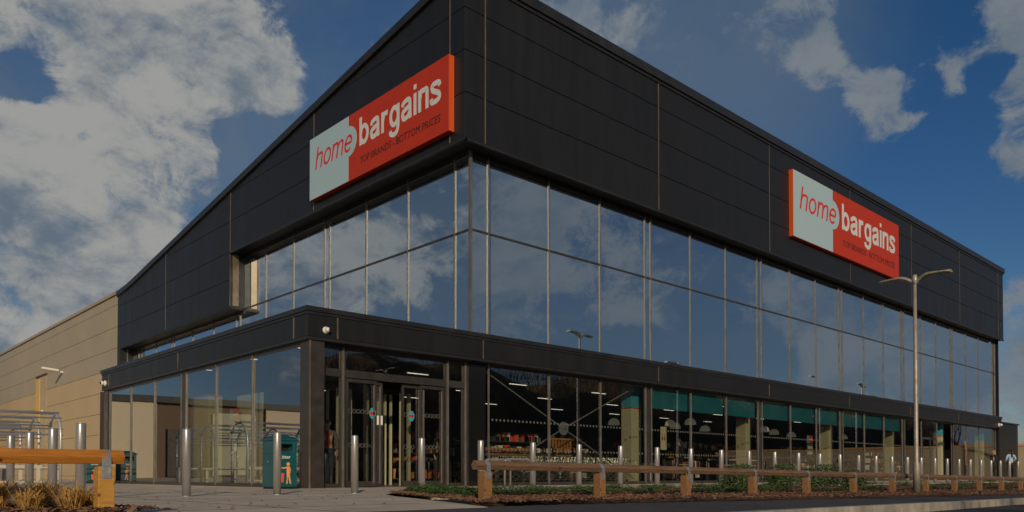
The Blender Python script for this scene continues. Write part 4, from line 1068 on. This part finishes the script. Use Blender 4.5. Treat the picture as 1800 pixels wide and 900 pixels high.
for i, (x, y, s) in enumerate([(1.22,7.0,1.3),(1.40,6.85,1.1),(1.56,7.15,1.2),(1.60,6.5,1.1),(1.36,6.55,.8),(1.80,6.85,.8),(1.05,7.2,1.2)]):
    t = thing('ornamental_grass', ORD[i]+' golden dry grass tuft from the left under the orange rail' if i else 'largest golden dry grass tuft under the orange rail at the left edge', 'grass tuft', (x, y, .05), 0, 'dry grass tufts in the left bed')
    b = MB()
    for _ in range(420):
        a = random.uniform(0,6.28); L = random.uniform(.05,.23)*s; o_ = random.uniform(.1,1.4); w = random.uniform(.0015,.004)
        p0_ = Vector((random.uniform(-.05,.05), random.uniform(-.05,.05), 0)); p1 = p0_+Vector((cos(a)*L*o_*.5, sin(a)*L*o_*.5, L*.75)); p2 = p0_+Vector((cos(a)*L*o_*1.3, sin(a)*L*o_*1.3, L*random.uniform(.5,1.1)))
        sd_ = Vector((-sin(a), cos(a), 0))*w
        b.poly([p0_-sd_, p0_+sd_, p1+sd_, p1-sd_, p2], [(0,1,2,3),(3,2,4)])
    b.build('blades', 'drygrass', t)

# ------------------------------------------------------------------ people
def skin_mesh(name, verts, edges, radii, m, parent, sub=1):
    me = bpy.data.meshes.new(name); me.from_pydata([tuple(v) for v in verts], edges, []); o = bpy.data.objects.new(name, me); COL.objects.link(o)
    md = o.modifiers.new('skin', 'SKIN'); md.use_smooth_shade = True
    for i, r in enumerate(radii):
        r = r if isinstance(r, tuple) else (r, r); me.skin_vertices[0].data[i].radius = r
    me.skin_vertices[0].data[0].use_root = True
    ss = o.modifiers.new('sub', 'SUBSURF'); ss.levels = ss.render_levels = sub
    dg = bpy.context.evaluated_depsgraph_get(); nm = bpy.data.meshes.new_from_object(o.evaluated_get(dg)); bpy.data.objects.remove(o)
    nm.materials.clear(); nm.materials.append(MATS[m])
    for p_ in nm.polygons: p_.use_smooth = True
    q = bpy.data.objects.new(name, nm); COL.objects.link(q); q.parent = parent; return q
def person(label, loc, rz, Hh, top, bottom, hair, skin='skin', hairlen=0, armL=None, armR=None, stride=.0, inner=None, ponytail=False, coat=0.0, glasses=False):
    t = thing('person', label, 'person', loc, rz)          # faces -y
    k = Hh/1.7
    P = dict(pel=(0,0,.93), sp=(0,-.01,1.10), ch=(0,-.005,1.30), nk=(0,.0,1.45), n2=(0,-.01,1.52), hd=(0,-.02,1.60), cr=(0,-.015,1.66),
        hl=(-.09,0,.90), kl=(-.10,-.02-stride*.5,.50), al=(-.10,.02-stride,.09), tl=(-.11,-.13-stride,.03),
        hr=(.09,0,.90), kr=(.10,-.02+stride*.3,.50), ar=(.10,.02+stride,.09), tr=(.11,-.13+stride,.03))
    aL = armL or [(-.17,.0,1.40),(-.23,.02,1.15),(-.24,-.03,.91),(-.235,-.06,.83)]
    aR = armR or [(.17,.0,1.40),(.23,.02,1.15),(.24,-.03,.91),(.235,-.06,.83)]
    V, E, R, ix = [], [], [], {}
    def add(n, p, r): ix[n] = len(V); V.append(Vector(p)*k); R.append(tuple(q*k for q in (r if isinstance(r, tuple) else (r, r))))
    add('pel', P['pel'], (.125,.09)); add('sp', P['sp'], (.11,.08)); add('ch', P['ch'], (.13,.09)); add('nk', P['nk'], .05); add('n2', P['n2'], .045); add('hd', P['hd'], (.07,.082)); add('cr', P['cr'], (.055,.065))
    for s_ in 'lr':
        add('h'+s_, P['h'+s_], .078); add('k'+s_, P['k'+s_], .052); add('a'+s_, P['a'+s_], .034); add('t'+s_, P['t'+s_], (.03,.022))
    for s_, A in (('l', aL), ('r', aR)):
        for j_, (p_, r_) in enumerate(zip(A, (.045,.036,.025,.028))): add('s%d%s' % (j_, s_), p_, r_)
    ch = [('pel','sp'),('sp','ch'),('ch','nk'),('nk','n2'),('n2','hd'),('hd','cr')]
    for s_ in 'lr': ch += [('pel','h'+s_),('h'+s_,'k'+s_),('k'+s_,'a'+s_),('a'+s_,'t'+s_),('ch','s0'+s_),('s0'+s_,'s1'+s_),('s1'+s_,'s2'+s_),('s2'+s_,'s3'+s_)]
    E = [(ix[a], ix[b_]) for a, b_ in ch]
    for s_, A in (('l', aL), ('r', aR)):            # five fingers on each hand
        w = Vector(A[3]); d = (w-Vector(A[2])).normalized(); side = Vector((1,0,0)) if abs(d.x) < .8 else Vector((0,1,0))
        for f_, (o_, L) in enumerate(((-.027,.062),(-.009,.072),(.009,.068),(.026,.054))):
            add('f%d%s' % (f_, s_), w+d*L*.5+side*o_, .009); add('g%d%s' % (f_, s_), w+d*L+side*o_*1.1+Vector((0,-.012,0)), .008)
            E += [(ix['s3'+s_], ix['f%d%s' % (f_, s_)]), (ix['f%d%s' % (f_, s_)], ix['g%d%s' % (f_, s_)])]
        add('th'+s_, w+Vector((0,-.035,-.01)), .010); add('tj'+s_, w+d*.035+Vector((0,-.045,0)), .009); E += [(ix['s3'+s_], ix['th'+s_]), (ix['th'+s_], ix['tj'+s_])]
    skin_mesh('body', V, E, R, skin, t, 1)
    # nose, ears
    hd = Vector((0,-.02,1.605))*k; fb = MB(); fb.poly([hd+Vector(v)*k for v in ((-.012,-.078,-.012),(.012,-.078,-.012),(0,-.104,-.014),(0,-.078,.025))], [(0,1,2),(0,2,3),(2,1,3)])
    for sg in (-1,1): fb.poly([hd+Vector((sg*.070+a*.006*sg,b_*.02,c_*.03))*k for a, b_, c_ in ((0,-1,-1),(0,1,-.6),(0,1,1),(0,-1,1),(2,0,-.8),(2,1,.2),(2,0,1))], [(0,1,4),(1,2,5,4),(2,3,6,5),(3,0,4,6),(4,5,6)])
    fb.build('face', skin, t)
    ey = MB()
    for sg in (-1,1): ey.lathe([(.009*k,0),(.009*k,.004)], (0,0,0), 8); 
    ey = MB()
    for sg in (-1,1): c_ = hd+Vector((sg*.028,-.083,.012))*k; ey.box(c_.x-.010*k, c_.x+.010*k, c_.y-.002, c_.y+.01, c_.z-.004*k, c_.z+.005*k)
    ey.box(hd.x-.02*k, hd.x+.02*k, hd.y-.081*k, hd.y-.07*k, hd.z-.044*k, hd.z-.038*k); ey.build('eyes_and_mouth', 'hair_brown', t)
    if glasses:
        gl = MB()
        for sg in (-1,1): gl.tube([hd+Vector((sg*.030+.022*cos(a*pi/5), -.094, .012+.016*sin(a*pi/5)))*k for a in range(11)], .003, 4, False)
        gl.tube([hd+Vector((-.01,-.095,.014))*k, hd+Vector((.01,-.095,.014))*k], .003, 4); gl.build('glasses', 'black', t)
    # clothes: thicker shells round the same limbs
    def shell(name, chain, grow, m):
        vs, rs, es, ii = [], [], [], {}
        for n_ in chain['v']:
            ii[n_] = len(vs); vs.append(V[ix[n_]]); rs.append(tuple(q+grow*k for q in R[ix[n_]]))
        es = [(ii[a], ii[b_]) for a, b_ in chain['e']]; return skin_mesh(name, vs, es, rs, m, t, 1)
    shell('jacket', dict(v=['ch','sp','pel','nk','s0l','s1l','s2l','s0r','s1r','s2r'], e=[('ch','sp'),('sp','pel'),('ch','nk'),('ch','s0l'),('s0l','s1l'),('s1l','s2l'),('ch','s0r'),('s0r','s1r'),('s1r','s2r')]), .016, top)
    shell('trousers', dict(v=['pel','hl','kl','al','hr','kr','ar'], e=[('pel','hl'),('hl','kl'),('kl','al'),('pel','hr'),('hr','kr'),('kr','ar')]), .010, bottom)
    for s_ in 'lr': shell('shoe', dict(v=['a'+s_,'t'+s_], e=[('a'+s_,'t'+s_)]), .012, 'cloth_black')
    if coat:
        MB().lathe([(.19*k,(.93-coat)*k),(.175*k,.95*k),(.15*k,1.12*k)], n=16).build('coat_skirt', top, t, smooth=True).scale = (1,.72,1)
    if inner:
        MB().prism([(-.05*k,-.112*k,1.40*k),(.05*k,-.112*k,1.40*k),(.035*k,-.118*k,1.0*k),(-.035*k,-.118*k,1.0*k)], (0,.05,0)).build('shirt', inner, t)
    # hair cap
    hb = MB(); n = 14; rings = []
    for j_ in range(8):
        a = j_/7*pi*.62; r_ = .090*sin(a)+.001; z = 1.605+.098*cos(a)
        for i_ in range(n):
            th = 2*pi*i_/n; yy = sin(th)*r_*1.12; xx = cos(th)*r_*.98; zz = z
            if yy < -.02: zz = max(z, 1.655)
            hb.v.append((xx*k, (yy-.008)*k, zz*k))
    for j_ in range(7):
        for i_ in range(n): hb.f.append((j_*n+i_, j_*n+(i_+1)%n, (j_+1)*n+(i_+1)%n, (j_+1)*n+i_))
    if hairlen: 
        hb.lathe([(.03*k,0),(.085*k,.05*k),(.098*k,.15*k),(.088*k,.25*k),(.05*k,.30*k)], (0,.035*k,(1.64-.26)*k-(hairlen-.25)*.5*k), 12)
    if ponytail: hb.tube([(0,.085*k,1.66*k),(0,.125*k,1.62*k),(0,.13*k,1.50*k),(.01*k,.135*k,1.32*k),(.0,.13*k,1.24*k)], [.02*k,.034*k,.04*k,.034*k,.01*k], 8)
    hb.build('hair', hair, t, smooth=True)
    return t
RS = lambda s: [(s*.17,.0,1.40),(s*.26,.03,1.18),(s*.20,-.16,1.05),(s*.13,-.22,1.06)]
person('woman with long fair hair in a black coat outside the far end of the store', (47.0,13.2,0), pi+.9, 1.64, 'cloth_black', 'cloth_black', 'hair_blond', 'skin', .3, coat=.25, armR=RS(1))
person('woman with dark ponytail in a pale blue hooded top outside the far annex', (48.3,12.75,0), pi-.7, 1.68, 'cloth_blue', 'cloth_black', 'hair_dark', 'skin', 0, ponytail=True, armL=RS(-1), armR=RS(1))
person('man with glasses in a grey jacket and jeans standing inside the entrance sidelight', (10.42,18.15,.02), -.45, 1.72, 'cloth_grey', 'jeans', 'hair_brown', 'skin', 0, inner='cloth_red', glasses=True, armL=[(-.17,0,1.40),(-.24,.02,1.17),(-.22,-.17,1.02),(-.16,-.22,1.06)], stride=.06)
person('person in a cream coat and dark trousers just left of the sliding doors', (11.05,18.7,.02), 1.2, 1.72, 'cloth_cream', 'cloth_black', 'hair_dark', 'skin2', 0, coat=.3)
person('dark haired shopper in black behind the right hand entrance sidelight', (14.6,18.9,.02), .2, 1.66, 'cloth_black', 'cloth_black', 'hair_dark', 'skin2')
person('person in a dark jacket with red trim seen from behind in the cafe', (26.9,18.9,.02), pi, 1.78, 'cloth_black', 'cloth_black', 'hair_brown', 'skin2', inner=None)
person('person in dark clothes by the fruit poster in the cafe', (24.7,19.6,.02), .5, 1.6, 'cloth_grey', 'cloth_black', 'hair_dark', 'skin2')
